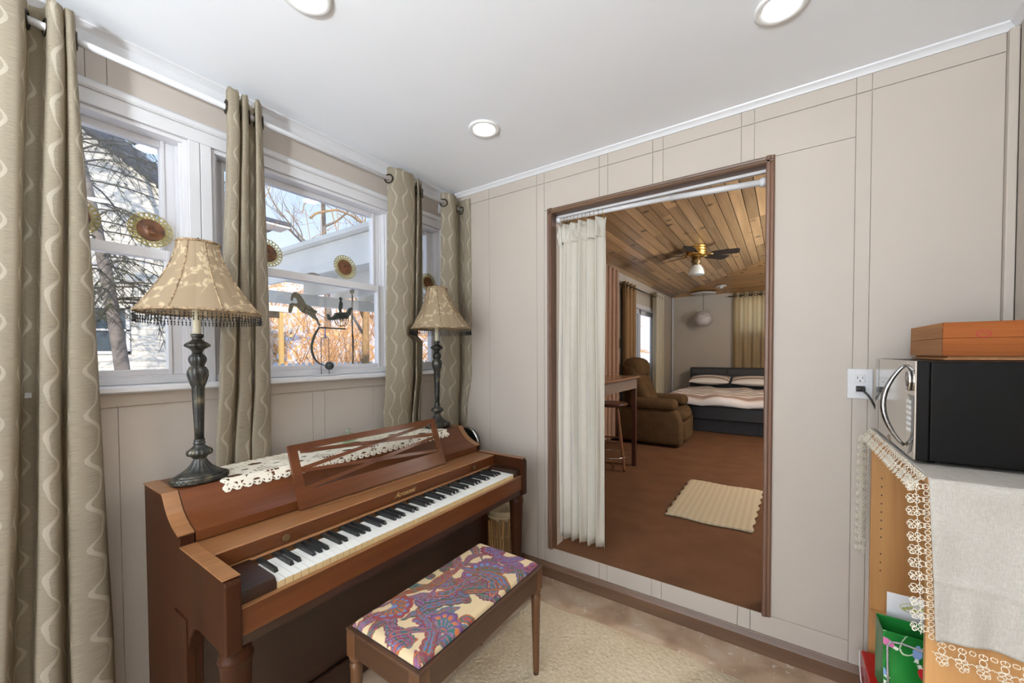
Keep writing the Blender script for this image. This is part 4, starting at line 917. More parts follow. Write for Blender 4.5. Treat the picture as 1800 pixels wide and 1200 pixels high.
B=MB(); B.ring((MX-.001,-.345,1.105),.011,.0010,'x',24,5); B.ring((MX-.001,-.345,1.105),.0075,.0005,'x',20,4); B.build('round_emblem',m_steel,mw)
pc=MB().tube([(2.258,-.038,1.242),(2.264,-.046,1.236),(2.275,-.052,1.222),(2.285,-.054,1.205),(2.300,-.052,1.17),(2.33,-.05,1.13),(2.40,-.045,1.11)],.0038,8).build('power_cord',m_cord,mw,smooth=True)
MB().prism([(-.0150,1.230),(-.0150,1.254),(-.030,1.252),(-.040,1.246),(-.040,1.238),(-.030,1.232)],'x',2.243,2.271).build('plug',m_cord,pc,bevel=.003)
# ------------------------------------------------------------------ wooden crate
m_cr=wood('crate_wood',srgb(116,60,26),srgb(170,98,46),.75,'x',1.3,.12,.3,.2); m_crl=wood('crate_wood_light',srgb(146,98,62),srgb(186,138,96),.75,'y',1.0,.1,.2,.2)
cz0=MZ1+.012
ct=thing('crate','shallow weathered wooden crate on top of the microwave','crate',(2.50,-.28,MZ1+.001))
CX0,CX1,CY0,CY1=2.386,2.645,-.456,-.10
MB().box(CX0+.004,CX1-.003,CY0+.006,CY1-.006,MZ1+.0015,MZ1+.007).box(CX0+.012,CX1-.003,CY0+.012,CY1-.012,MZ1+.007,MZ1+.0125).build('bottom_board',m_crl,ct,bevel=.001)
for z0,z1 in ((cz0+.001,cz0+.0525),(cz0+.0535,cz0+.1)):
    MB().box(CX0,CX0+.009,CY0+.009,CY1-.009,z0,z1).build('end_board',m_crl,ct,bevel=.001); MB().box(CX1-.009,CX1,CY0+.009,CY1-.009,z0,z1).build('end_board',m_crl,ct,bevel=.001)
    for y in (CY0,CY1-.009): MB().box(CX0,CX1,y,y+.009,z0,z1).build('side_board',m_cr,ct,bevel=.001)
m_stamp=plain('red_stamp',srgb(164,52,36),.6,0,.25,200,0)
B=MB()
for a0 in np.linspace(0,2*PI,41)[:-1]:
    a1=a0+2*PI/40; f_=lambda a,q:(2.466+.0155*q*math.cos(a),CY0-.0006,cz0+.064+.0105*q*math.sin(a)); B.add([f_(a0,1),f_(a1,1),f_(a1,.66),f_(a0,.66)],[(0,1,2,3)])
B.build('printed_stamp',m_stamp,ct)
for zz in (cz0+.02,cz0+.078):
    for yy in (CY0+.004,CY1-.004): MB().disc((CX0-.0004,yy,zz),.0018,.0006,'x',8).build('nail',m_slot,ct)
# ------------------------------------------------------------------ gift bags and card on the shelf
def bagcol(U,V):
    U=U*.66; V=V*.66
    sh=U.shape; C=np.zeros(sh+(3,)); C[:]=np.array(srgb(28,112,44)[:3]); C*= (1+.18*np.sin(U*40+V*23))[...,None]
    r=np.random.RandomState(9); wire=np.array(srgb(206,214,190)[:3])
    for i in range(9):
        cx,cy,R1,R2=r.uniform(0,.2),r.uniform(0,.3),r.uniform(.025,.05),r.uniform(.012,.03); a=r.uniform(0,3)
        p=(U-cx)*math.cos(a)+(V-cy)*math.sin(a); q=-(U-cx)*math.sin(a)+(V-cy)*math.cos(a); d=(p/R1)**2+(q/R2)**2; C[np.abs(np.sqrt(d)-1)<.045]=wire
    bc_=[srgb(196,44,52),srgb(224,190,84),srgb(62,92,176),srgb(214,120,170),srgb(140,170,220)]
    for i in range(18):
        cx,cy=(i%4)*.052+r.uniform(-.01,.02),(i//4)*.052+r.uniform(0,.02); a=r.uniform(0,6.3); p=(U-cx)*math.cos(a)+(V-cy)*math.sin(a); q=-(U-cx)*math.sin(a)+(V-cy)*math.cos(a)
        s=np.clip((p+.014)/.028,0,1); C[(np.abs(p)<.014)&(np.abs(q)<.0072*np.sqrt(np.sin(np.pi*s)+.0)*(1.2-.5*s))]=np.array(bc_[i%5][:3]); C[(np.abs(p+.017)<.0035)&(np.abs(q)<.003)]=np.array(srgb(235,240,225)[:3])
    return C
gb=thing('gift_bag','glossy green gift bag printed with coloured light bulbs','gift bag',(2.34,-.52,.372))
m_bag=painted('bag_print',.22,0,100)
def face(pts,nu,nv,w_,h_,u0=0):
    a,b_,c_,d_=[Vector(p) for p in pts]; U,V=np.meshgrid(np.linspace(0,w_,nu+1)+u0,np.linspace(0,h_,nv+1),indexing='xy'); C=bagcol(U,V)
    B=MB(); B.grid(nu,nv,lambda u,v_:tuple((a*(1-u)+b_*u)*(1-v_)+(d_*(1-u)+c_*u)*v_+Vector((0,.003*math.sin(u*9+v_*4)*math.sin(PI*v_),0))))
    B.col=np.concatenate([C,np.ones(C.shape[:2]+(1,))],2).reshape(-1,4); return B
gz0,gz1=.3712,.575
F0=face([(2.252,-.575,gz0),(2.43,-.575,gz0),(2.43,-.56,gz1-.01),(2.250,-.56,gz1-.012)],90,100,.18,.205)
F0.build('front',m_bag,gb,smooth=True,solid=.0008)
face([(2.245,-.485,gz0),(2.43,-.485,gz0),(2.43,-.495,gz1),(2.244,-.492,gz1)],60,60,.18,.205,.3).build('back',m_bag,gb,smooth=True,solid=.0008)
face([(2.252,-.575,gz0),(2.245,-.485,gz0),(2.244,-.492,gz1),(2.250,-.56,gz1-.012)],40,100,.09,.205,.5).build('gusset',m_bag,gb,smooth=True,solid=.0008)
MB().box(2.247,2.43,-.572,-.488,gz0,gz0+.002).build('base',m_bag,gb) if False else None
m_silv,t,b=base('silver_ribbon',srgb(206,206,214),.25,.8); bump(t,b,noise(t,coords(t),500,2),.9,.003)
MB().tube([(2.262,-.582,.375),(2.258,-.582,.45),(2.256,-.584,.53),(2.262,-.586,.547),(2.285,-.586,.551),(2.33,-.584,.545),(2.42,-.58,.54)],.0028,7).build('ribbon_handle',m_silv,gb,smooth=True)
MB().box(2.275,2.385,-.452,-.450,.43,.632).build('card',plain('card_white',srgb(226,226,228),.4,0,.02,10,0),None,'white greeting card standing behind the green gift bag','card')
cdd=bpy.data.objects['card']; B=MB(); B.tube([(2.335+.03*math.cos(a),-.4525,.597+.014*math.sin(a)) for a in np.linspace(0,2*PI,25)[:-1]],.0012,4,closed=True)
for i in range(6): B.disc((2.315+.008*i,-.4526,.592+.004*(i%3)),.005,.0006,'y',10)
B.build('printed_wreath',plain('wreath_print',srgb(176,176,104),.5,0,.4,300,0),cdd)
rb2=thing('gift_bag','small shiny red gift bag on the bottom shelf','gift bag',(2.33,-.2,.08))
m_red=plain('red_foil',srgb(176,24,24),.2,.1,.15,15,.1)
MB().prism([(-.33,.079),(-.10,.079),(-.078,.20),(-.10,.215),(-.20,.21),(-.30,.205)],'x',2.262,2.36).build('bag',m_red,rb2,bevel=.004)
MB().tube([(2.259,-.085,.205),(2.256,-.11,.17),(2.256,-.15,.125),(2.257,-.18,.12)],.0022,6).build('cord_handle',m_white,rb2,smooth=True)
# ------------------------------------------------------------------ far room shell
ZF=.185; FX0,FX1,FY0,FY1=.02,4.2,.12,6.8; ZE=2.567; SL=.138
m_fwall=plain('grey_wall_paint',srgb(182,174,162),.6,0,.03,3,.05)
struct('floor_2',MB().box(FX0-.12,FX1+.12,.12,FY1+.12,ZF-.1,ZF).box(OX0,OX1,0,.12,ZF-.1,ZF),m_carp)
fw_=MB()
for a,b_,z0,z1 in ((.12,3.66,ZF,3.1),(3.66,5.62,2.2,3.1),(5.62,FY1,ZF,3.1)): fw_.box(FX0-.12,FX0,a,b_,z0,z1)
struct('wall_left_2',fw_,m_fwall)
fb=MB()
for a,b_,z0,z1 in ((FX0-.12,1.22,ZF,3.1),(2.45,FX1+.12,ZF,3.1),(1.22,2.45,ZF,1.76),(1.22,2.45,2.46,3.1)): fb.box(a,b_,FY1,FY1+.12,z0,z1)
struct('wall_back_2',fb,m_fwall)
struct('wall_right_2',MB().box(FX1,FX1+.12,.12,FY1,ZF,3.1),m_fwall)
struct('trim_19',MB().box(FX0-.1,FX1+.1,.1201,.13,2.56,3.1).box(FX0-.1,.8,.1201,.13,ZF,2.56).box(1.96,FX1+.1,.1201,.13,ZF,2.56),m_fwall)
struct('trim_20',MB().tube([(.045,FY1-.02,.2),(.045,FY1-.02,2.56)],.018,10),m_white)
# tongue and groove ceiling: gable with hip at the far end
m_plank=wood('pine_plank',srgb(140,106,72),srgb(206,170,126),.32,'y',.55,.36,.12,.5,1)
m_plankx=wood('pine_plank_x',srgb(140,102,62),srgb(194,150,98),.32,'x',.55,.2,.12,.5,1)
RXm=(FX0+FX1)/2; cw=struct('ceiling_2',MB().box(FX0-.1,FX1+.1,.12,FY1+.1,3.1,3.14),m_fwall)
def zc(x): return ZE+SL*(min(x,2*RXm-x)-FX0)
n=0; pw=.098; r=random.Random(4); x=FX0
while x<FX1-.01:
    xa,xb=x+.0034,min(x+pw-.0034,FX1); mid=(xa+xb)/2; dm=min(mid,2*RXm-mid)-FX0
    ye=FY1-dm; ends=[.13]; y=.13-r.uniform(0,1.2)
    while True:
        y+=r.uniform(1.1,2.3)
        if y>=ye-.35: break
        if y>.3: ends.append(y)
    ends.append(None)
    for a,b_ in zip(ends[:-1],ends[1:]):
        if b_ is None:
            da=min(xa,2*RXm-xa)-FX0; db=min(xb,2*RXm-xb)-FX0; ya,yb=FY1-da,FY1-db
        else: ya=yb=b_-.0012
        v=[(xa,a,zc(xa)),(xb,a,zc(xb)),(xb,yb,zc(xb)),(xa,ya,zc(xa))]; v+=[(p,q,s+.015) for p,q,s in v]
        if xa<RXm<xb: pass
        MB().add(v,[(3,2,1,0),(4,5,6,7),(0,1,5,4),(1,2,6,5),(2,3,7,6),(3,0,4,7)]).build('plank',m_plank,cw)
    x+=pw
y=FY1; 
while FY1-y<RXm-FX0-.03:
    ya,yb=y-.0022,y-pw+.0022; da,db=FY1-ya,FY1-yb; za,zb=ZE+SL*da,ZE+SL*db
    xa0,xa1=FX0+da,FX1-da; xb0,xb1=FX0+db,FX1-db
    if xb1-xb0<.02: break
    cuts=[0,r.uniform(.3,.6),1] if xb1-xb0>1.6 else [0,1]
    for a,b_ in zip(cuts[:-1],cuts[1:]):
        g=.001
        v=[(lerp(xa0,xa1,a)+g,ya,za),(lerp(xb0,xb1,a)+g,yb,zb),(lerp(xb0,xb1,b_)-g,yb,zb),(lerp(xa0,xa1,b_)-g,ya,za)]; v+=[(p,q,s+.015) for p,q,s in v]
        MB().add(v,[(0,1,2,3),(7,6,5,4),(0,4,5,1),(1,5,6,2),(2,6,7,3),(3,7,4,0)]).build('plank',m_plankx,cw)
    y-=pw
# dark backing seen in the joints
q=.017
MB().add([(FX0,.12,ZE+q),(RXm,.12,ZE+SL*(RXm-FX0)+q),(RXm,FY1-(RXm-FX0),ZE+SL*(RXm-FX0)+q),(FX0,FY1,ZE+q),(FX1,.12,ZE+q),(FX1,FY1,ZE+q)],[(0,1,2,3),(1,4,5,2),(2,5,3)]).build('ceiling_backing',plain('joint_dark',srgb(52,34,20),.8,0,.05,9,0),cw)
# sliding door and far window
def slide():
    B=MB()
    for a,b_,z0,z1 in ((3.66,3.72,ZF,2.2),(5.56,5.62,ZF,2.2),(3.66,5.62,2.13,2.2),(3.66,5.62,ZF,ZF+.05)): B.box(FX0-.11,FX0+.01,a,b_,z0,z1)
    d=struct('door_1',B,m_white,bevel=.003)
    for y0,y1,x in ((3.72,4.68,-.03),(4.60,5.56,-.07)):
        s=MB()
        for a,b_,z0,z1 in ((y0,y0+.06,ZF+.05,2.13),(y1-.06,y1,ZF+.05,2.13),(y0,y1,2.06,2.13),(y0,y1,ZF+.05,ZF+.13)): s.box(x-.015,x+.015,a,b_,z0,z1)
        o=s.build('sliding_panel',m_white,d,bevel=.002); MB().box(x-.003,x+.003,y0+.055,y1-.055,ZF+.12,2.07).build('glass',m_glass,o)
slide()
B=MB()
for a,b_,z0,z1 in ((1.22,1.26,1.76,2.46),(2.41,2.45,1.76,2.46),(1.22,2.45,2.42,2.46),(1.22,2.45,1.76,1.80),(1.82,1.85,1.76,2.46)): B.box(a,b_,FY1,FY1+.1,z0,z1)
w5=struct('window_5',B,m_white); MB().box(1.25,2.42,FY1+.05,FY1+.055,1.79,2.43).build('glass',m_glass,w5)
# ------------------------------------------------------------------ doorway curtain on tension rod
m_cafe=fabric('cream_cotton',srgb(230,225,214),.9,300,.05,.18)
dr=thing('tension_rod','white tension rod with brass rings across the doorway','curtain rod',(1.38,.05,2.2))
MB().tube([(OX0+.008,.05,2.214),(1.55,.05,2.2025)],.0125,14).build('rod',m_white,dr,smooth=True); MB().tube([(1.50,.05,2.2025),(OX1-.008,.05,2.183)],.0148,14).build('outer_rod',m_white,dr,smooth=True)
for x,z in ((OX0+.008,2.214),(OX1-.030,2.183)): MB().tube([(x,.05,z),(x+.022,.05,z)],.021,16).build('end_cap',m_white,dr,smooth=True)
def folds(name,T,x0,x1,y,z0,z1,n,A,mat,bot=0,seed=0,nv=24,wv=.3,hem=False,axis='x'):
    r=random.Random(seed); ph=[r.uniform(0,6) for _ in range(8)]; amp=[r.uniform(.6,1.2) for _ in range(int(n)+2)]
    def fn(u,v_):
        k=int(u*n); a=A*amp[k]*(1-.35*(1-v_)*0); th=2*PI*n*u
        s=math.sin(th); px=lerp(x0,x1,u)+(x1-x0)/n*.22*math.sin(2*th)*wv+.004*math.sin(v_*6+ph[k%8])
        py=y+a*s+.004*math.sin(v_*9+u*20)
        z=lerp(z1,z0,v_)+bot*v_*(amp[k]-.9)*.5
        return (px,py,z) if axis=='x' else (py,px,z)
    B=MB(); B.grid(int(n*16),nv,fn); return B.build(name,mat,T,smooth=True,solid=.0012),fn
ct2=thing('doorway_curtain','cream cotton curtain gathered at the left of the doorway','curtain',(1.0,.05,1.2))
o,fn=folds('panel',ct2,.846,1.143,.052,.245,2.172,5.5,.028,m_cafe,bot=.05,seed=3,nv=40)
o,fn2=folds('header_flounce',ct2,.842,1.148,.046,2.065,2.178,5.5,.031,m_cafe,bot=.02,seed=3,nv=10)
B=MB()
for i in range(13):
    x=lerp(.852,1.135,(i/12)**1.15); zz=2.214-(x-.84)*.0118
    MB().ring((x,.05,zz-.004),.0165,.0014,'x',20,5).build('ring',m_brass,ct2,smooth=True)
    B.tube([(x,.05,zz-.020),(x+.002,.048,zz-.032),(x,.05,zz-.044)],.0012,5)
B.build('ring_clips',m_brass,ct2)
# ------------------------------------------------------------------ far room furniture
m_mahog=wood('mahogany',srgb(50,26,20),srgb(84,44,32),.3,'z',.6); m_ttop=wood('table_top',srgb(120,84,60),srgb(150,110,84),.2,'y',.6)
tb=thing('counter_table','tall narrow wooden table beyond the doorway curtain','table',(.4,1.52,ZF))
MB().box(.06,.745,.94,2.11,1.128,1.146).build('tabletop',m_ttop,tb,bevel=.004)
MB().box(.09,.715,.97,2.08,1.018,1.128).build('apron',plain('apron_grey',srgb(120,104,94),.3,0,.08,6,0),tb,bevel=.002)
for x in (.10,.672):
    for y in (.985,2.033): MB().box(x,x+.042,y,y+.045,ZF,1.02).build('leg',m_mahog,tb,bevel=.003)
st=thing('bar_stool','wooden bar stool with turned legs tucked under the tall table','stool',(.50,1.86,ZF))
MB().lathe([(.02,.655),(.16,.655),(.178,.665),(.182,.675),(.176,.686),(.15,.688),(.05,.682),(.01,.682)],(.50,1.86,ZF),36).build('seat',m_mahog,st,smooth=True)
m_stl=wood('stool_leg_wood',srgb(92,56,34),srgb(134,88,56),.35,'z',.6)
for i in range(4):
    a=PI/4+i*PI/2+.35; dx,dy=math.cos(a),math.sin(a)
    P=[(.50+dx*lerp(.20,.10,t_),1.86+dy*lerp(.20,.10,t_),ZF+.66*t_) for t_ in np.linspace(0,1,23)]
    MB().tube(P,[.011+.005*abs(math.sin(t_*9))+(.003 if .3<t_<.9 else 0) for t_ in np.linspace(0,1,23)],10).build('leg',m_stl,st,smooth=True)
    b2=a+PI/2; MB().tube([(.50+dx*.155,1.86+dy*.155,ZF+.30),(.50+math.cos(b2)*.155,1.86+math.sin(b2)*.155,ZF+.30)],.009,8).build('stretcher',m_stl,st,smooth=True)
MB().tube([(.50+.185*math.cos(a),1.86+.185*math.sin(a),ZF+.14) for a in np.linspace(0,2*PI,41)[:-1]],.006,8,closed=True).build('foot_ring',m_chrome,st,smooth=True)
def soft(name,mat,parent,b,bev,seg=4,smooth=True,warp=None):
    x0,x1,y0,y1,z0,z1=b; bm=bmesh.new(); bmesh.ops.create_cube(bm,size=1)
    for v_ in bm.verts: v_.co=Vector((lerp(x0,x1,v_.co.x+.5),lerp(y0,y1,v_.co.y+.5),lerp(z0,z1,v_.co.z+.5)))
    bmesh.ops.bevel(bm,geom=bm.edges[:],offset=bev,segments=seg,profile=.5,affect='EDGES')
    if warp:
        bmesh.ops.subdivide_edges(bm,edges=bm.edges[:],cuts=2,use_grid_fill=True)
        for v_ in bm.verts: v_.co=Vector(warp(*v_.co))
    B=MB(); B.v=[tuple(v_.co) for v_ in bm.verts]; bm.verts.ensure_lookup_table(); B.f=[tuple(v_.index for v_ in f_.verts) for f_ in bm.faces]; B.m=[0]*len(B.f); bm.free()
    return B.build(name,mat,parent,smooth=smooth)
m_rec=fabric('brown_upholstery',srgb(84,64,42),.95,120,.3)
rc=thing('recliner','brown upholstered recliner facing right beside the sliding door','armchair',(.55,3.47,ZF))
soft('base',m_rec,rc,(.16,.93,3.22,3.72,ZF+.02,.52),.05)
def armw(x,y,z): 
    return (x,y,z-(.05*max(0,(.6-x)))*0)
for y0,y1 in ((3.05,3.25),(3.70,3.90)):
    soft('arm_side',m_rec,rc,(.13,.965,y0+.015,y1-.015,ZF+.03,.66),.05,warp=lambda x,y,z:(x-(.05*max(0,z-.5)/.16 if x>.6 else 0),y,z))
    soft('arm_pad',m_rec,rc,(.30,.90,y0-.01,y1+.01,.655,.80),.065)
soft('seat_cushion',m_rec,rc,(.35,.985,3.255,3.695,.50,.645),.06)
soft('footrest',m_rec,rc,(.90,.98,3.255,3.695,ZF+.06,.50),.03)
soft('footrest_pad',m_rec,rc,(.955,.995,3.265,3.685,ZF+.08,.34),.018)
bkw=lambda x,y,z:(x-.25*max(0,z-.55)**1.05+.03*math.sin((z-.6)*9),y,z+.02*math.sin((y-3.2)*7))
for y0,y1 in ((3.20,3.40),(3.39,3.57),(3.56,3.76)): soft('backrest_channel',m_rec,rc,(.33,.55,y0,y1,.52,1.24),.075,warp=bkw)
soft('head_pillow',m_rec,rc,(.34,.60,3.21,3.75,1.05,1.31),.10,warp=bkw)
# bed
m_bedb=plain('black_bed_frame',srgb(26,25,27),.45,0,.1,6,.05); m_matt=plain('mattress_white',srgb(206,206,210),.8,0,.02,20,.1)
m_comf,t,b=base('striped_comforter',srgb(214,206,198),.9,0,.1); v=coords(t); wv=N(t,'ShaderNodeTexWave',bands_direction='Y'); wv.inputs['Scale'].default_value=2.1; wv.inputs['Distortion'].default_value=.5; wv.inputs['Detail'].default_value=1; t.links.new(v,wv.inputs['Vector'])
c=ramp(t,wv.outputs['Fac'],[(.10,srgb(150,126,114)),(.34,srgb(214,206,200)),(.8,srgb(230,227,224))]); t.links.new(c,b.inputs['Base Color']); bump(t,b,noise(t,v,9,4),.6,.02)
bd=thing('bed','low black platform bed against the far grey wall','bed',(1.45,5.4,ZF))
soft('headboard',m_bedb,bd,(.48,2.42,6.33,6.60,ZF+.03,1.10),.012,2,False)
B=MB(); B.box(.52,1.1,6.32,6.33,.98,1.07).box(1.15,1.75,6.32,6.33,.98,1.07).box(1.8,2.38,6.32,6.33,.98,1.07); B.build('headboard_shelf_panel',plain('grey_mesh',srgb(62,62,64),.7,0,.1,80,.2),bd)
soft('side_rail',m_bedb,bd,(.56,2.36,4.3,6.32,.40,.60),.012,2,False)
soft('plinth',plain('plinth_grey',srgb(74,76,82),.8,0,.1,10,.1),bd,(.75,2.2,4.5,6.30,ZF,.41),.01,2,False)
soft('mattress',m_matt,bd,(.60,2.32,4.34,6.32,.585,.72),.04,3)
cf=thing('comforter','white and brown striped puffy comforter spread over the bed','comforter',(1.45,5.2,.66))
def comf(u,v_):
    x=lerp(.44,2.5,u); y=lerp(4.24,5.95,v_); ex=min(x-.44,2.5-x); ey=y-4.24
    puff=.020*abs(math.sin(u*PI*7))*abs(math.sin(v_*PI*5+.3))
    h=.745+puff; dropx=max(0,1-ex/.13)**2*.14; dropy=max(0,1-ey/.08)**2*.13
    return (x+(.02*math.sin(y*9) if ex<.1 else 0),y+.015*math.sin(x*8)*max(0,1-ey/.2),h-dropx-dropy+(.012*math.sin(x*11+y*3)))
B=MB(); B.grid(60,50,comf); B.build('cover',m_comf,cf,smooth=True,solid=.012)
def pillow(x0,x1,label):
    B=MB(); 
    for sgn in (1,-1):
        def fn(u,v_):
            h=.085*(math.sin(PI*u)**.45)*(math.sin(PI*v_)**.45)*sgn; y=lerp(5.88,6.28,v_); z=lerp(.84,.93,v_)
            return (lerp(x0,x1,u),y-(.3*h),z+h*.9)
        B.grid(24,16,fn)
    return B.build('pillow',m_comf,None,label,'pillow','striped pillows against the headboard',smooth=True)
pillow(.53,1.20,'striped pillow at the left side of the bed'); pillow(1.235,2.0,'striped pillow at the right, partly cut by the door frame')
m_srug,t,b=base('cream_woven_rug',srgb(206,194,170),1,0,.1); v=coords(t,(1,1,1),'Object',(0,0,PI/4)); ck=N(t,'ShaderNodeTexChecker'); ck.inputs['Scale'].default_value=34; ck.inputs[1].default_value=srgb(176,162,136); ck.inputs[2].default_value=srgb(166,150,124); t.links.new(v,ck.inputs['Vector']); t.links.new(ck.outputs[0],b.inputs['Base Color']); bump(t,b,ck.outputs[1],.25,.003)
B=MB(); B.grid(30,40,lambda u,v_:(lerp(1.285,1.838,u)+(.008*math.sin(v_*40) if u in(0,1) else 0)+.03*v_*u,lerp(.895,1.85,v_)+(.01*math.sin(u*9) if v_ in (0,1) else 0),ZF+.010+.0015*math.sin(u*60)*math.sin(v_*80))); B.build('small_rug',m_srug,None,'small cream woven rug on the brown carpet','rug',smooth=True,solid=.012)
# ceiling fan
m_blade=plain('fan_blade_dark',srgb(44,38,36),.35,0,.1,10,0); m_frost=plain('frosted_glass',srgb(226,230,226),.25,0,.03,20,0,.7)
fx,fy=1.09,3.267; fz=zc(fx)
fn_=thing('ceiling_fan','brass hugger ceiling fan with dark blades and white glass bowl','ceiling fan',(fx,fy,fz))
MB().lathe([(.02,0),(.118,.0),(.12,-.012),(.112,-.018),(.12,-.028),(.12,-.045),(.112,-.051),(.12,-.061),(.12,-.08),(.112,-.086),(.118,-.096),(.112,-.115),(.08,-.135),(.05,-.14)],(fx,fy,fz+.005),40,cap=False).build('motor_housing',m_brass,fn_,smooth=True)
MB().lathe([(.05,-.135),(.048,-.165),(.06,-.18),(.055,-.205),(.035,-.215),(.05,-.225),(.055,-.235),(.03,-.24)],(fx,fy,fz+.005),30).build('switch_housing',m_brassd,fn_,smooth=True)
MB().lathe([(.045,-.228),(.060,-.245),(.078,-.275),(.090,-.315),(.096,-.345),(.088,-.352),(.03,-.356),(.001,-.357)],(fx,fy,fz+.005),36,cap=False).build('glass_bowl',m_frost,fn_,smooth=True)
for a_ in (-.45,.30,2.06,2.75,4.1):
    a_+= .60; dx,dy=math.cos(a_),math.sin(a_); px,py=-dy,dx
    def BP(s,t_,z_): return (fx+dx*s+px*t_,fy+dy*s+py*t_,fz-.095+z_)
    v=[BP(.17,-.05,.010),BP(.20,-.058,.013),BP(.45,-.062,.015),BP(.475,-.045,.012),BP(.475,.045,-.010),BP(.45,.062,-.014),BP(.20,.058,-.012),BP(.17,.05,-.010)]
    v+=[(p,q,s-.006) for p,q,s in v]; n_=8
    b_=MB().add(v,[tuple(range(8)),tuple(range(15,7,-1))]+[(i,i+8,(i+1)%8+8,(i+1)%8) for i in range(8)]).build('blade',m_blade,fn_)
    MB().tube([BP(.09,0,.0),BP(.14,0,-.004),BP(.19,0,-.010)],[.008,.012,.006],6).build('blade_iron',m_brass,b_,smooth=True)
# pendant globe lamp with medallion, smoke detector
def zhip(y): return ZE+SL*(FY1-y)
pl=thing('pendant_lamp','pale globe pendant hanging from a white disc near the far wall','pendant lamp',(.68,6.52,zhip(6.52)))
MB().lathe([(.01,-.004),(.225,-.018),(.232,-.010),(.225,-.0),(.01,.0)],(.68,6.52,zhip(6.52)-.028),44).build('ceiling_medallion',m_white,pl,smooth=True)
MB().tube([(.68,6.52,zhip(6.52)-.03),(.68,6.52,2.24)],.004,8).build('cord',m_cord,pl)
m_globe,t,b=base('mottled_globe',srgb(198,192,190),.6); v=coords(t); t.links.new(ramp(t,noise(t,v,50,4),[(.4,srgb(168,160,158)),(.6,srgb(214,210,208))]),b.inputs['Base Color'])
MB().lathe([(.016,.178)]+[(.163*math.sin(a),.163*math.cos(a)*1.0) for a in np.linspace(.1,PI-.02,24)],(.68,6.52,2.065),36).build('globe',m_globe,pl,smooth=True)
sd=thing('smoke_detector','small round white smoke detector on the sloping pine ceiling','smoke detector',(1.035,6.18,zhip(6.18)))
MB().lathe([(.09,.0),(.092,-.012),(.07,-.02),(.03,-.022),(.028,-.045),(.012,-.05)],(1.035,6.18,zhip(6.18)-.013),30).build('body',m_white,sd,smooth=True)
# far room curtains, picture, thermostat
m_tan=curtain_mat('tan_curtain',srgb(150,120,86),srgb(150,120,86),.15,False); m_sal=curtain_mat('rose_curtain',srgb(184,150,128),srgb(184,150,128),.3,False); m_crm=curtain_mat('cream_curtain',srgb(226,220,200),srgb(226,220,200),.45,False); m_cr2=curtain_mat('linen_curtain',srgb(232,218,188),srgb(232,218,188),.75,False)
curtain('curtain','tan grommet curtain left of the sliding door, behind the recliner',3.50,4.08,3.52,4.10,2.44,.25,3.5,A=.032,xr=.08,mat=m_tan,seed=21,zsq=None,Ab=.028,xb=.07,sub=12)
curtain('curtain','cream backlit curtain right of the sliding door',5.05,5.66,5.03,5.72,2.47,.25,3.5,A=.045,xr=.11,mat=m_crm,seed=22,zsq=None,Ab=.04,xb=.11,sub=12)
curtain('curtain','rose beige curtain just right of the doorway curtain',2.55,3.12,2.52,3.14,2.52,.25,4,A=.04,xr=.11,mat=m_sal,seed=23,zsq=None,Ab=.04,xb=.11,sub=12,grom=False)
curtain('curtain','cream grommet curtain over the high window above the headboard',1.19,2.5,1.18,2.5,2.55,.92,9,A=.035,xr=6.69,mat=m_cr2,seed=24,zsq=None,Ab=.03,xb=6.70,axis='x',sub=10,grom=False)
B=MB()
for i in range(16): B.ring((1.235+.082*i,6.655,2.49),.024,.006,'y',16,5)
B.build('grommet',m_grom,bpy.data.objects[[o.name for o in bpy.data.objects if o.get('label')=='cream grommet curtain over the high window above the headboard'][0]],kind='stuff',smooth=True)
for nm,y0,y1,z,lab in (('curtain_rod',3.45,5.75,2.385,'dark curtain rod above the sliding door'),): 
    o=MB().tube([(.11,y0,z),(.11,y1,z)],.010,10).build(nm,m_grom,None,lab,'curtain rod',smooth=True)
    for y in (y0+.02,y1-.02): MB().box(.0205,.11,y-.004,y+.004,z-.004,z+.004).build('bracket',m_grom,o)
o=MB().tube([(1.1,6.69,2.49),(2.6,6.69,2.49)],.009,10).build('curtain_rod',m_grom,None,'dark rod carrying the cream curtain above the bed','curtain rod',smooth=True)
for x in (1.12,2.58): MB().box(x-.004,x+.004,6.69,6.7995,2.486,2.494).build('bracket',m_grom,o)
pf=thing('picture_frame','thin framed picture on the grey wall left of the tan curtain','picture',(.03,3.19,1.8))
for a,b_,z0,z1 in ((3.125,3.14,1.63,1.98),(3.245,3.26,1.63,1.98),(3.125,3.26,1.965,1.98),(3.125,3.26,1.63,1.645)): MB().box(.0205,.04,a,b_,z0,z1).build('frame_side',m_blk,pf)
MB().box(.0205,.028,3.138,3.247,1.643,1.967).build('print',plain('print_pale',srgb(206,204,198),.5,0,.06,12,0),pf)
th=MB().box(.0205,.05,3.37,3.475,1.46,1.60).build('thermostat',plain('thermostat_dark',srgb(58,50,44),.4,0,.1,30,0),None,'small dark thermostat on the grey wall','thermostat',bevel=.006); MB().box(.05,.052,3.40,3.445,1.54,1.575).build('screen',m_slot,th)
# ceiling light added to brighten the far room (outside the view, right half)
fl=thing('fill_ceiling_light','added flush ceiling light, unseen in the right half of the far room','ceiling light',(3.1,2.4,zc(3.1)))
MB().lathe([(.02,0),(.17,-.002),(.175,-.03),(.15,-.05)],(3.1,2.4,zc(3.1)-.04),36,cap=False).build('pan',m_brass,fl,smooth=True)
MB().lathe([(.16,-.045),(.14,-.085),(.08,-.115),(.001,-.125)],(3.1,2.4,zc(3.1)-.04),36,cap=False).build('bowl',emis('flush_bowl',(.97,.98,1,1),FILL_FAR),fl,smooth=True)

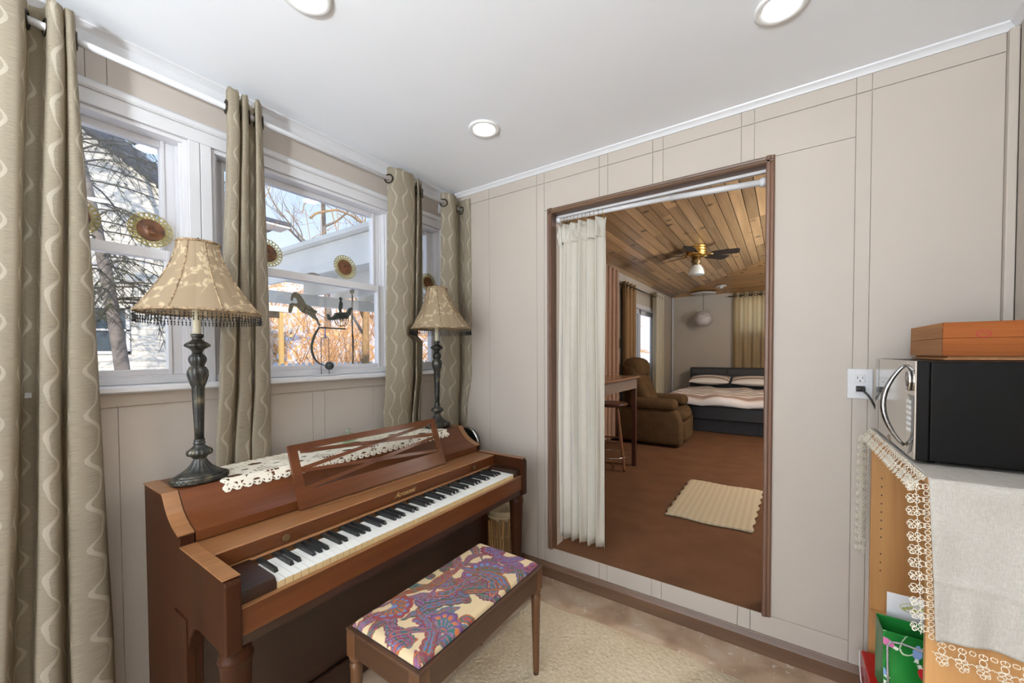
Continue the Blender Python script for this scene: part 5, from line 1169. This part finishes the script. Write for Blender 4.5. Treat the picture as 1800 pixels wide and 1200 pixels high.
# ------------------------------------------------------------------ uplighters added out of view to brighten the ceilings (one in each room)
def fill_uplighter(x,y,zf,h,lab,en):
    T=thing('fill_floor_lamp',lab,'lamp',(x,y,zf))
    MB().lathe([(.01,0),(.13,0),(.13,.012),(.02,.03),(.011,.05),(.011,h-.06),(.02,h-.05),(.03,h-.03)],(x,y,zf),28).build('stand',m_brassd,T,smooth=True)
    MB().lathe([(.02,h-.04),(.07,h-.02),(.13,h+.03),(.15,h+.06)],(x,y,zf),32,cap=False).build('bowl',m_frost,T,smooth=True)
    MB().lathe([(.001,h+.035),(.10,h+.04),(.115,h+.055),(.08,h+.075),(.001,h+.085)],(x,y,zf),20,cap=False).build('bulb',emis('bulb_'+str(int(en)),(.86,.935,1,1),en),T,smooth=True)
fill_uplighter(1.75,-3.7,.015,1.62,'added brass uplighter, unseen at the rear of the room',FILL_UP1)
fill_uplighter(3.5,3.3,ZF,1.55,'added brass uplighter, unseen at the right side of the far room',FILL_UP2)

# ------------------------------------------------------------------ outdoors
def hill(x,y):
    d=-.62*x+.78*y-7.0
    return -.35+.02*math.sin(x*.9)*math.cos(y*.7)+(0 if d<0 else .235*d+.012*d*d*.3)+(.10*math.sin(x*1.3+y)*math.sin(y*.8) if d>0 else 0)
m_hill,t,b=base('snowy_leaf_litter',srgb(200,190,180),.9); v=coords(t); f=noise(t,v,.55,7,1.2,.65); g=noise(t,v,3,6,.5,.7)
c=ramp(t,f,[(.50,srgb(240,238,242)),(.56,srgb(230,222,216)),(.60,srgb(214,166,112)),(.74,srgb(176,124,80))]); c=mixc(t,ramp(t,g,[(.60,(0,0,0,1)),(.66,(.8,.8,.8,1))]),c,srgb(214,166,112)); t.links.new(c,b.inputs['Base Color']); bump(t,b,g,.8,.08)
B=MB(); B.grid(80,80,lambda u,v_:(lerp(-45,-.13,u),lerp(-22,48,v_),hill(lerp(-45,-.13,u),lerp(-22,48,v_)))); B.build('hillside',m_hill,None,'sunlit snowy hillside with orange leaf litter outside the windows','hill',kind='structure',smooth=True)
r=random.Random(77)
m_twig=plain('brush_orange',srgb(226,172,112),.9,0,.35,.6,0); m_twig2=plain('brush_brown',srgb(160,120,86),.9,0,.3,.6,0); m_bark=plain('bark_tan',srgb(158,128,92),.9,0,.25,6,.4); m_barkd=plain('bark_grey',srgb(118,110,104),.9,0,.3,9,.5)
def brush(name,n,mat,lab,hmin,hmax,sd):
    rr_=random.Random(sd); B=MB()
    for i in range(n):
        d=rr_.uniform(9,30); az=rr_.uniform(.35,1.25); x=-d*math.cos(az*1.0)*1.0; y=d*math.sin(az); 
        if x>-4.2: continue
        z=hill(x,y); h=rr_.uniform(hmin,hmax); lx,ly=rr_.uniform(-.6,.6)*h,rr_.uniform(-.6,.6)*h; w_=rr_.uniform(.006,.018)
        for k in range(3):
            ax,ay=lx+rr_.uniform(-.5,.5)*h,ly+rr_.uniform(-.5,.5)*h
            P=[Vector((x,y,z-.05)),Vector((x+ax*.5+rr_.uniform(-.1,.1),y+ay*.5,z+h*.55)),Vector((x+ax,y+ay,z+h*rr_.uniform(.6,1)))]
            B.tube(P,[w_,w_*.7,w_*.3],3,cap=False)
    B.build(name,mat,None,lab,'brush',kind='stuff')
brush('undergrowth',1300,m_twig,'orange brown tangled undergrowth on the snowy slope',.25,1.2,5)
brush('dry_brush',500,m_twig2,'darker bare brush on the upper part of the slope',.6,2.6,6)
def leafclump():
    rr_=random.Random(8); B=MB()
    for i in range(4200):
        d=rr_.uniform(11,34); az=rr_.uniform(.35,1.2); x=-d*math.cos(az); y=d*math.sin(az); cl=math.sin(x*.8+3)*math.sin(y*.6+1)
        if cl<-.1: continue
        z=hill(x,y)+rr_.uniform(0,1.9)*max(.15,cl); s=rr_.uniform(.04,.10); a,b_=rr_.uniform(0,6.3),rr_.uniform(-.7,.7)
        u_=Vector((math.cos(a),math.sin(a),b_))*s; w_=Vector((-math.sin(a)*b_,math.cos(a)*b_,1))*s*.6; p=Vector((x,y,z)); B.add([p-u_,p-w_,p+u_,p+w_],[(0,1,2,3)])
    B.build('dead_leaves',m_twig,None,'clumps of dead orange leaves clinging to the brush','leaves',kind='stuff')
leafclump()
def grow(B,p,d,L,R,depth,rr_,spread=.5,up=.15,n=5):
    P=[p]; Rr=[R]; cur=Vector(p); dd=Vector(d).normalized()
    for i in range(n):
        dd=(dd+Vector((rr_.uniform(-.22,.22),rr_.uniform(-.22,.22),rr_.uniform(-.10,.22)+up*.3))).normalized(); cur=cur+dd*(L/n); P.append(cur.copy()); Rr.append(R*(1-.62*(i+1)/n))
    B.tube(P,Rr,6 if depth>1 else 4,cap=False)
    if depth<=0: return
    for i in range(2,n+1):
        for _ in range(1 if depth>1 else 2):
            nd=(dd+Vector((rr_.uniform(-1,1),rr_.uniform(-1,1),rr_.uniform(-.3,.9)))*spread*1.6).normalized(); grow(B,P[i],nd,L*rr_.uniform(.45,.7),Rr[i]*.6,depth-1,rr_,spread,up,n)
def tree(x,y,h,R,lab,sd,mat,depth=3,lean=(0,0),group=None):
    z=hill(x,y)-.2; T=thing('bare_tree',lab,'tree',(x,y,z),group); rr_=random.Random(sd)
    P=[Vector((x+lean[0]*t_*h+.06*math.sin(t_*7),y+lean[1]*t_*h+.05*math.cos(t_*6),z+h*t_)) for t_ in np.linspace(0,1,9)]; RR=[R*(1-.75*t_) for t_ in np.linspace(0,1,9)]
    MB().tube(P,RR,10).build('trunk',mat,T,smooth=True); B=MB()
    for i in range(3,9):
        for _ in range(2): grow(B,P[i],(rr_.uniform(-1,1),rr_.uniform(-1,1),rr_.uniform(.1,.9)),h*.30,RR[i]*.65,depth-1,rr_)
    B.build('branches',mat,T,kind='stuff'); return T
tree(-13,9.2,8,.10,'slim bare tree on the slope seen between the pergola and the horse ornament',31,m_bark,3)
tree(-17,9.0,11,.16,'taller bare tree standing left on the snowy slope',32,m_barkd,3)
tree(-12,12.5,10,.14,'bare tree on the slope at the right of the middle window',33,m_bark,3)
tree(-20,17,13,.2,'far bare tree at the top of the slope',34,m_barkd,3)
tree(-9.5,5.6,1.5,.05,'thin leaning sapling trunk just above the snowy fence',35,m_bark,1,(-.12,.05))
# the big arching branches above the pergola: one tree growing behind it
BR=[[(2.78,4.53),(2.92,4.68),(3.22,4.82),(3.44,4.91),(3.62,4.91),(3.85,4.88),(4.05,4.8),(4.21,4.75)],[(3.31,4.85),(3.35,4.67),(3.41,4.49),(3.45,4.31)],[(3.42,5.07),(3.45,4.83),(3.48,4.55),(3.45,4.31)],[(3.14,5.08),(3.2,4.94),(3.33,4.89)],[(2.93,5.08),(2.77,4.93),(2.64,4.8),(2.63,4.69),(2.58,4.58)],[(2.67,4.69),(2.71,4.42),(2.74,4.23),(2.78,3.95)],[(3.05,5.05),(3.05,4.71),(3.02,4.11)],[(2.61,3.9),(2.75,4.02),(2.92,4.16),(3.08,4.25),(3.21,4.38),(3.37,4.51),(3.48,4.71),(3.57,4.8)],[(3.48,4.84),(3.71,4.74),(3.85,4.67),(4.01,4.58)],[(3.72,5.07),(3.85,4.92),(3.95,5.08)],[(4.23,5.3),(4.24,4.76)],[(1.94,5.06),(1.89,4.83),(1.82,4.7)],[(2.21,4.55),(2.32,4.5),(2.45,4.41),(2.6,4.37)],[(3.21,4.37),(3.22,4.17)],[(3.38,5.05),(3.42,4.94)]]
RB=[.030,.014,.011,.010,.014,.008,.009,.009,.010,.009,.012,.010,.007,.006,.007]
T=thing('bare_tree','tan barked tree whose arching bough shows above the white pergola','tree',(-7.6,4.6,hill(-7.6,4.6)-.2))
z0=hill(-7.6,4.6)-.2
MB().tube([(-7.6,4.6,z0),(-7.5,4.55,2),(-7.2,4.4,3.8),(-7.0,4.21,4.75),(-6.9,4.24,5.4),(-6.8,4.0,7.2)],[.12,.09,.04,.018,.014,.01],10).build('trunk',m_bark,T,smooth=True)
B=MB()
for P,R_ in zip(BR,RB):
    off=.25*(RB.index(R_)%3); B.tube([(-7+ (off*.0),y,z) for y,z in P],[R_*(1-.35*i/len(P)) for i in range(len(P))],6)
MB().tube([(-7,3.45,4.31),(-7.3,4.0,3.2),(-7.5,4.5,2.4)],[.018,.03,.05],6).build('bough',m_bark,T,smooth=True)
MB().tube([(-7,2.78,3.95),(-7.3,3.6,3.0),(-7.55,4.55,1.9)],[.012,.02,.04],6).build('bough',m_barkd,T,smooth=True)
rr_=random.Random(3)
for i in range(26):
    y,z=rr_.uniform(1.9,4.3),rr_.uniform(4.0,5.3); grow(B,Vector((-7+rr_.uniform(-.4,.2),y,z)),(rr_.uniform(-.3,.3),rr_.uniform(-1,1),rr_.uniform(-.4,1)),rr_.uniform(.3,.8),.005,1,rr_)
B.build('branches',m_bark,T,kind='stuff')
# pergola / patio cover
m_perg=plain('pergola_paint',srgb(238,236,228),.6,0,.06,2.5,.1)
pg=thing('pergola','white painted timber patio cover outside the middle window','pergola',(-1.7,2.2,-.35))
PX=-3.05
MB().box(-3.3,-.17,.195,.235,2.26,2.56).build('fascia_board',m_perg,pg,bevel=.004)
MB().prism([(.235,2.56),(.13,2.575),(.125,2.61),(.14,2.625),(.235,2.62)],'x',-3.35,-.17).build('gutter',m_perg,pg,auto=30)
MB().prism([(.236,2.335),(5.2,2.335),(5.2,2.35),(.236,2.35)],'x',-3.35,-.17).build('roof_deck',m_perg,pg)
for i in range(12):
    y=.235+.40*(i+1); zz=2.335
    MB().prism([(-3.28,zz-.13),(-3.20,zz-.178),(-.17,zz-.178),(-.17,zz),(-3.28,zz)],'y',y,y+.045).build('rafter',m_perg,pg,bevel=.003)
MB().box(PX-.05,PX+.05,.02,5.3,2.02,2.155).build('header_beam',m_perg,pg,bevel=.004)
MB().box(PX-.04,PX+.04,.2,5.2,2.155,2.42).build('blocking',m_perg,pg) if False else None
for y in (-.02,2.9,5.1): MB().box(PX-.045,PX+.045,y,y+.09,-.4,2.02).build('post',m_perg,pg,bevel=.004)
# neighbour house
m_side=plain('cream_siding',srgb(216,214,208),.6,0,.03,2,.05); m_shing=plain('dark_shingles',srgb(70,76,92),.8,0,.15,8,.3); m_hwin=plain('house_glass',srgb(70,84,96),.08,0,.1,2,0,.8)
nh=thing('neighbor_house','cream sided house with dark roof behind the spruce tree','house',(-12,-2,-.35))
HXw=-10.0
MB().box(-17,HXw,-7,3.05,-.4,5.0).build('wall',m_side,nh)
pk=(-2.65,7.55); e0,e1=(-6.9,4.75),(1.6,4.75)
MB().prism([e0,e1,pk],'x',-17,HXw+.02).build('gable_wall',m_side,nh)
B=MB(); z=-.3
while z<5.0:
    for a,b_ in ((-7,-.52),(.30,3.05)) if 1.35<z<2.5 else ((-7,3.05),): B.prism([(HXw+.002,z),(HXw+.022,z),(HXw+.006,z+.118),(HXw+.002,z+.118)],'y',a,b_)
    z+=.12
while z<7.4:
    hw=(7.55-z-.1)/.648; B.prism([(HXw+.022,z),(HXw+.042,z),(HXw+.026,z+.118),(HXw+.022,z+.118)],'y',-2.65-hw,-2.65+hw); z+=.12
o=B.build('clapboards',m_side,nh,kind='stuff')
for sg in (-1,1):
    yb=-2.65+sg*4.75; zb=7.55-4.75*.648
    P=[(-2.65,7.55),(yb,zb),(yb,zb+.30),(-2.65,7.85)]
    MB().prism(P,'x',-17.2,HXw+.35).build('roof_slab',m_shing,nh)
MB().add([(HXw+.45,1.2,5.02),(HXw+.45,3.55,5.06),(-17,3.55,5.06),(-17,1.2,5.02),(HXw-2.2,1.2,6.3),(HXw-2.2,2.6,6.0),(-17,2.6,6.0)],[(0,1,5,4),(1,2,6,5),(0,4,3),(4,5,6,3),(0,3,2,1)]).build('wing_roof',m_shing,nh)
MB().box(HXw-.1,HXw+.47,1.2,3.58,4.94,5.05).build('eave',m_side,nh)
MB().box(HXw+.44,HXw+.5,1.2,3.6,5.0,5.1).build('gutter',m_shing,nh)
for (y0,y1,z0,z1) in ((-.5,.28,1.42,2.46),(-3.4,-2.4,1.42,2.6),(1.9,2.5,3.2,4.3),(-3.2,-2.2,5.0,6.1)):
    f_=MB(); 
    for a,b_,c_,d_ in ((y0,y1,z0,z0+.06),(y0,y1,z1-.06,z1),(y0,y0+.06,z0,z1),(y1-.06,y1,z0,z1),(y0,y1,(z0+z1)/2-.02,(z0+z1)/2+.02)): f_.box(HXw,HXw+.06,a,b_,c_,d_)
    w_=f_.build('window',m_white,nh); MB().box(HXw+.005,HXw+.02,y0+.05,y1-.05,z0+.05,z1-.05).build('pane',m_hwin,w_)
# spruce between the houses
m_need=plain('spruce_needles',srgb(66,72,52),.9,0,.25,3,0); m_sbark=plain('spruce_bark',srgb(112,106,104),.9,0,.35,7,.9)
sx_,sy_=-7.0,-.42
sp_=thing('spruce_tree','tall spruce with drooping sparse branches outside the left window','tree',(sx_,sy_,-.35))
def tk(z): return (-7.0,-.42-.085*(z-1.15)-.012*(z-1.15)**2*(1 if z>1.15 else 0),z)
zz=np.linspace(-.5,8,18)
MB().tube([tk(z) if z>-.2 else (tk(-.2)[0],tk(-.2)[1],z) for z in zz],[.115-.011*(z+.5) if z<8 else .02 for z in zz],14).build('trunk',m_sbark,sp_,smooth=True)
rr_=random.Random(12); BB=MB(); NB=MB()
def needles(p,d,k):
    for _ in range(k):
        q=Vector((rr_.uniform(-1,1),rr_.uniform(-1,1),rr_.uniform(-1,.6))).normalized()*rr_.uniform(.03,.06); s=Vector(d).normalized().cross(q).normalized()*.0045
        b_=Vector(p)+Vector(d)*rr_.uniform(-.05,.05); NB.add([b_-s,b_+s,b_+q],[(0,1,2)])
z=2.15
while z<7.4:
    for _ in range(3):
        a=rr_.uniform(0,2*PI); L=rr_.uniform(1.3,2.4)*(1 if z<5 else .8); p=Vector(tk(z)); d=Vector((math.cos(a),math.sin(a),rr_.uniform(.05,.25))); P=[p.copy()]; n=9
        for i in range(n): d=(d+Vector((rr_.uniform(-.08,.08),rr_.uniform(-.08,.08),-.075))).normalized(); p=p+d*L/n; P.append(p.copy())
        BB.tube(P,[.015*(1-.85*i/n) for i in range(n+1)],4,cap=False)
        for i in range(2,n+1):
            for sg in (-1,1):
                if rr_.random()<.75:
                    sd_=(d.cross(Vector((0,0,1)))*sg+d*.7+Vector((0,0,rr_.uniform(-.9,-.1)))).normalized(); l=rr_.uniform(.18,.5); q=[P[i]+sd_*l*t_+Vector((0,0,-.12*l*t_*t_*3)) for t_ in (0,.35,.7,1)]
                    BB.tube(q,[.006,.0045,.003,.0015],3,cap=False)
                    if rr_.random()<.55:
                        for q_ in q[1:]: needles(q_,sd_,12)
            if rr_.random()<.8: needles(P[i],d,12)
    z+=rr_.uniform(.11,.17)
for (dy,z0) in ((.75,2.3),(1.15,2.25),(-.5,2.4),(.45,2.5)):   # dead drooping lower branches
    P=[Vector(tk(z0))]+[Vector((-6.9+.25*t_,sy_+dy*t_**.7,z0+.08-.95*t_**2)) for t_ in np.linspace(.25,1,7)]
    BB.tube(P,[.018,.016,.014,.012,.009,.007,.005,.003],4,cap=False)
    for p_ in P[3:]:
        for _ in range(5): d=Vector((rr_.uniform(-.5,.5),rr_.uniform(-.6,.6),-.8)).normalized(); BB.tube([p_,p_+d*.12,p_+d*.2+Vector((0,rr_.uniform(-.05,.05),-.03))],[.004,.003,.001],3,cap=False)
BB.build('branches',plain('dead_branch',srgb(58,55,50),.9,0,.2,9,0),sp_,kind='stuff'); NB.build('needles',m_need,sp_,kind='stuff')
# yard things seen through the middle window
m_post=wood('weathered_post',srgb(176,140,84),srgb(214,182,122),.7,'z',.5)
bh=thing('garden_post','weathered square post with short crossbeam in the snowy yard','post',(-9,3.03,hill(-9,3.03)))
MB().box(-9.05,-8.95,2.98,3.08,hill(-9,3.03)-.3,2.52).build('post',m_post,bh,bevel=.005)
MB().box(-9.08,-8.92,2.55,3.42,2.52,2.66).build('crossbeam',m_perg,bh,bevel=.005)
MB().box(-9.06,-8.94,2.62,2.97,2.36,2.52).build('hanging_box',plain('birdhouse_brown',srgb(70,60,48),.8,0,.1,8,.1),bh,bevel=.01)
MB().box(-9.0,-8.93,2.72,2.80,hill(-9,3.03)-.3,2.0).build('brace_post',m_barkd,bh)
sh=thing('shepherd_hook','tall thin dark twisted garden pole outside the middle window','garden pole',(-2.2,.64,-.35))
MB().tube([(-2.2,.64,-.45),(-2.2,.64,2.10)],.008,8).build('pole',m_wire,sh,smooth=True)
B=MB(); B.tube([(-2.2+.012*math.cos(t_*26),.64+.012*math.sin(t_*26),lerp(-.3,2.08,t_)) for t_ in np.linspace(0,1,90)],.004,5); B.build('twist',plain('rust',srgb(140,96,70),.8,.2,.2,30,0),sh)
MB().lathe([(.001,-.03),(.02,-.02),(.026,0),(.02,.02),(.001,.03)],(-2.2,.64,2.13),14).build('finial',m_wire,sh,smooth=True)
fe=thing('garden_fence','low pale picket fence at the foot of the snowy slope','fence',(-8,5,hill(-8,5)))
m_pick=plain('picket_paint',srgb(196,206,214),.7,0,.08,6,.1)
for i in range(30):
    y=2.2+.16*i; z=hill(-7.6,y); MB().box(-7.62,-7.59,y,y+.08,z-.1,1.18+.0*i).build('picket',m_pick,fe)
for zz_ in (.55,1.02): MB().box(-7.66,-7.62,2.15,7.05,zz_,zz_+.07).build('rail',m_pick,fe)
m_rope=plain('rope_red_white',srgb(214,150,132),.8,0,.3,120,.3)
B=MB(); B.tube([(-1+.008*math.cos(t_*60),-.835+.008*math.sin(t_*60),lerp(2.40,3.2,t_)) for t_ in np.linspace(0,1,80)],.008,6)
rp=B.build('rope',m_rope,None,'red and white twisted rope hanging outside beside the second curtain','rope',smooth=True)
# own roof and eave, unseen; peak raised to shade the pergola (hangs the rope)
struct('sunblock_roof',MB().prism([(-.5,3.12),(2.6,5.5),(5.0,3.2),(5.0,3.32),(2.6,5.65),(-.5,3.24)],'y',YF-.4,7.2).box(-.16,-.121,YF-.12,FY1+.1,-.4,1.2).box(-.16,-.121,YF-.12,FY1+.1,2.35,3.2),m_perg)
for nm,y in (('wall_gable',YF-.15),('wall_gable_2',7.1)): struct(nm,MB().prism([(-.16,3.0),(4.6,3.0),(4.6,3.3),(2.6,5.5),(-.16,3.2)],'y',y,y+.05),m_perg)
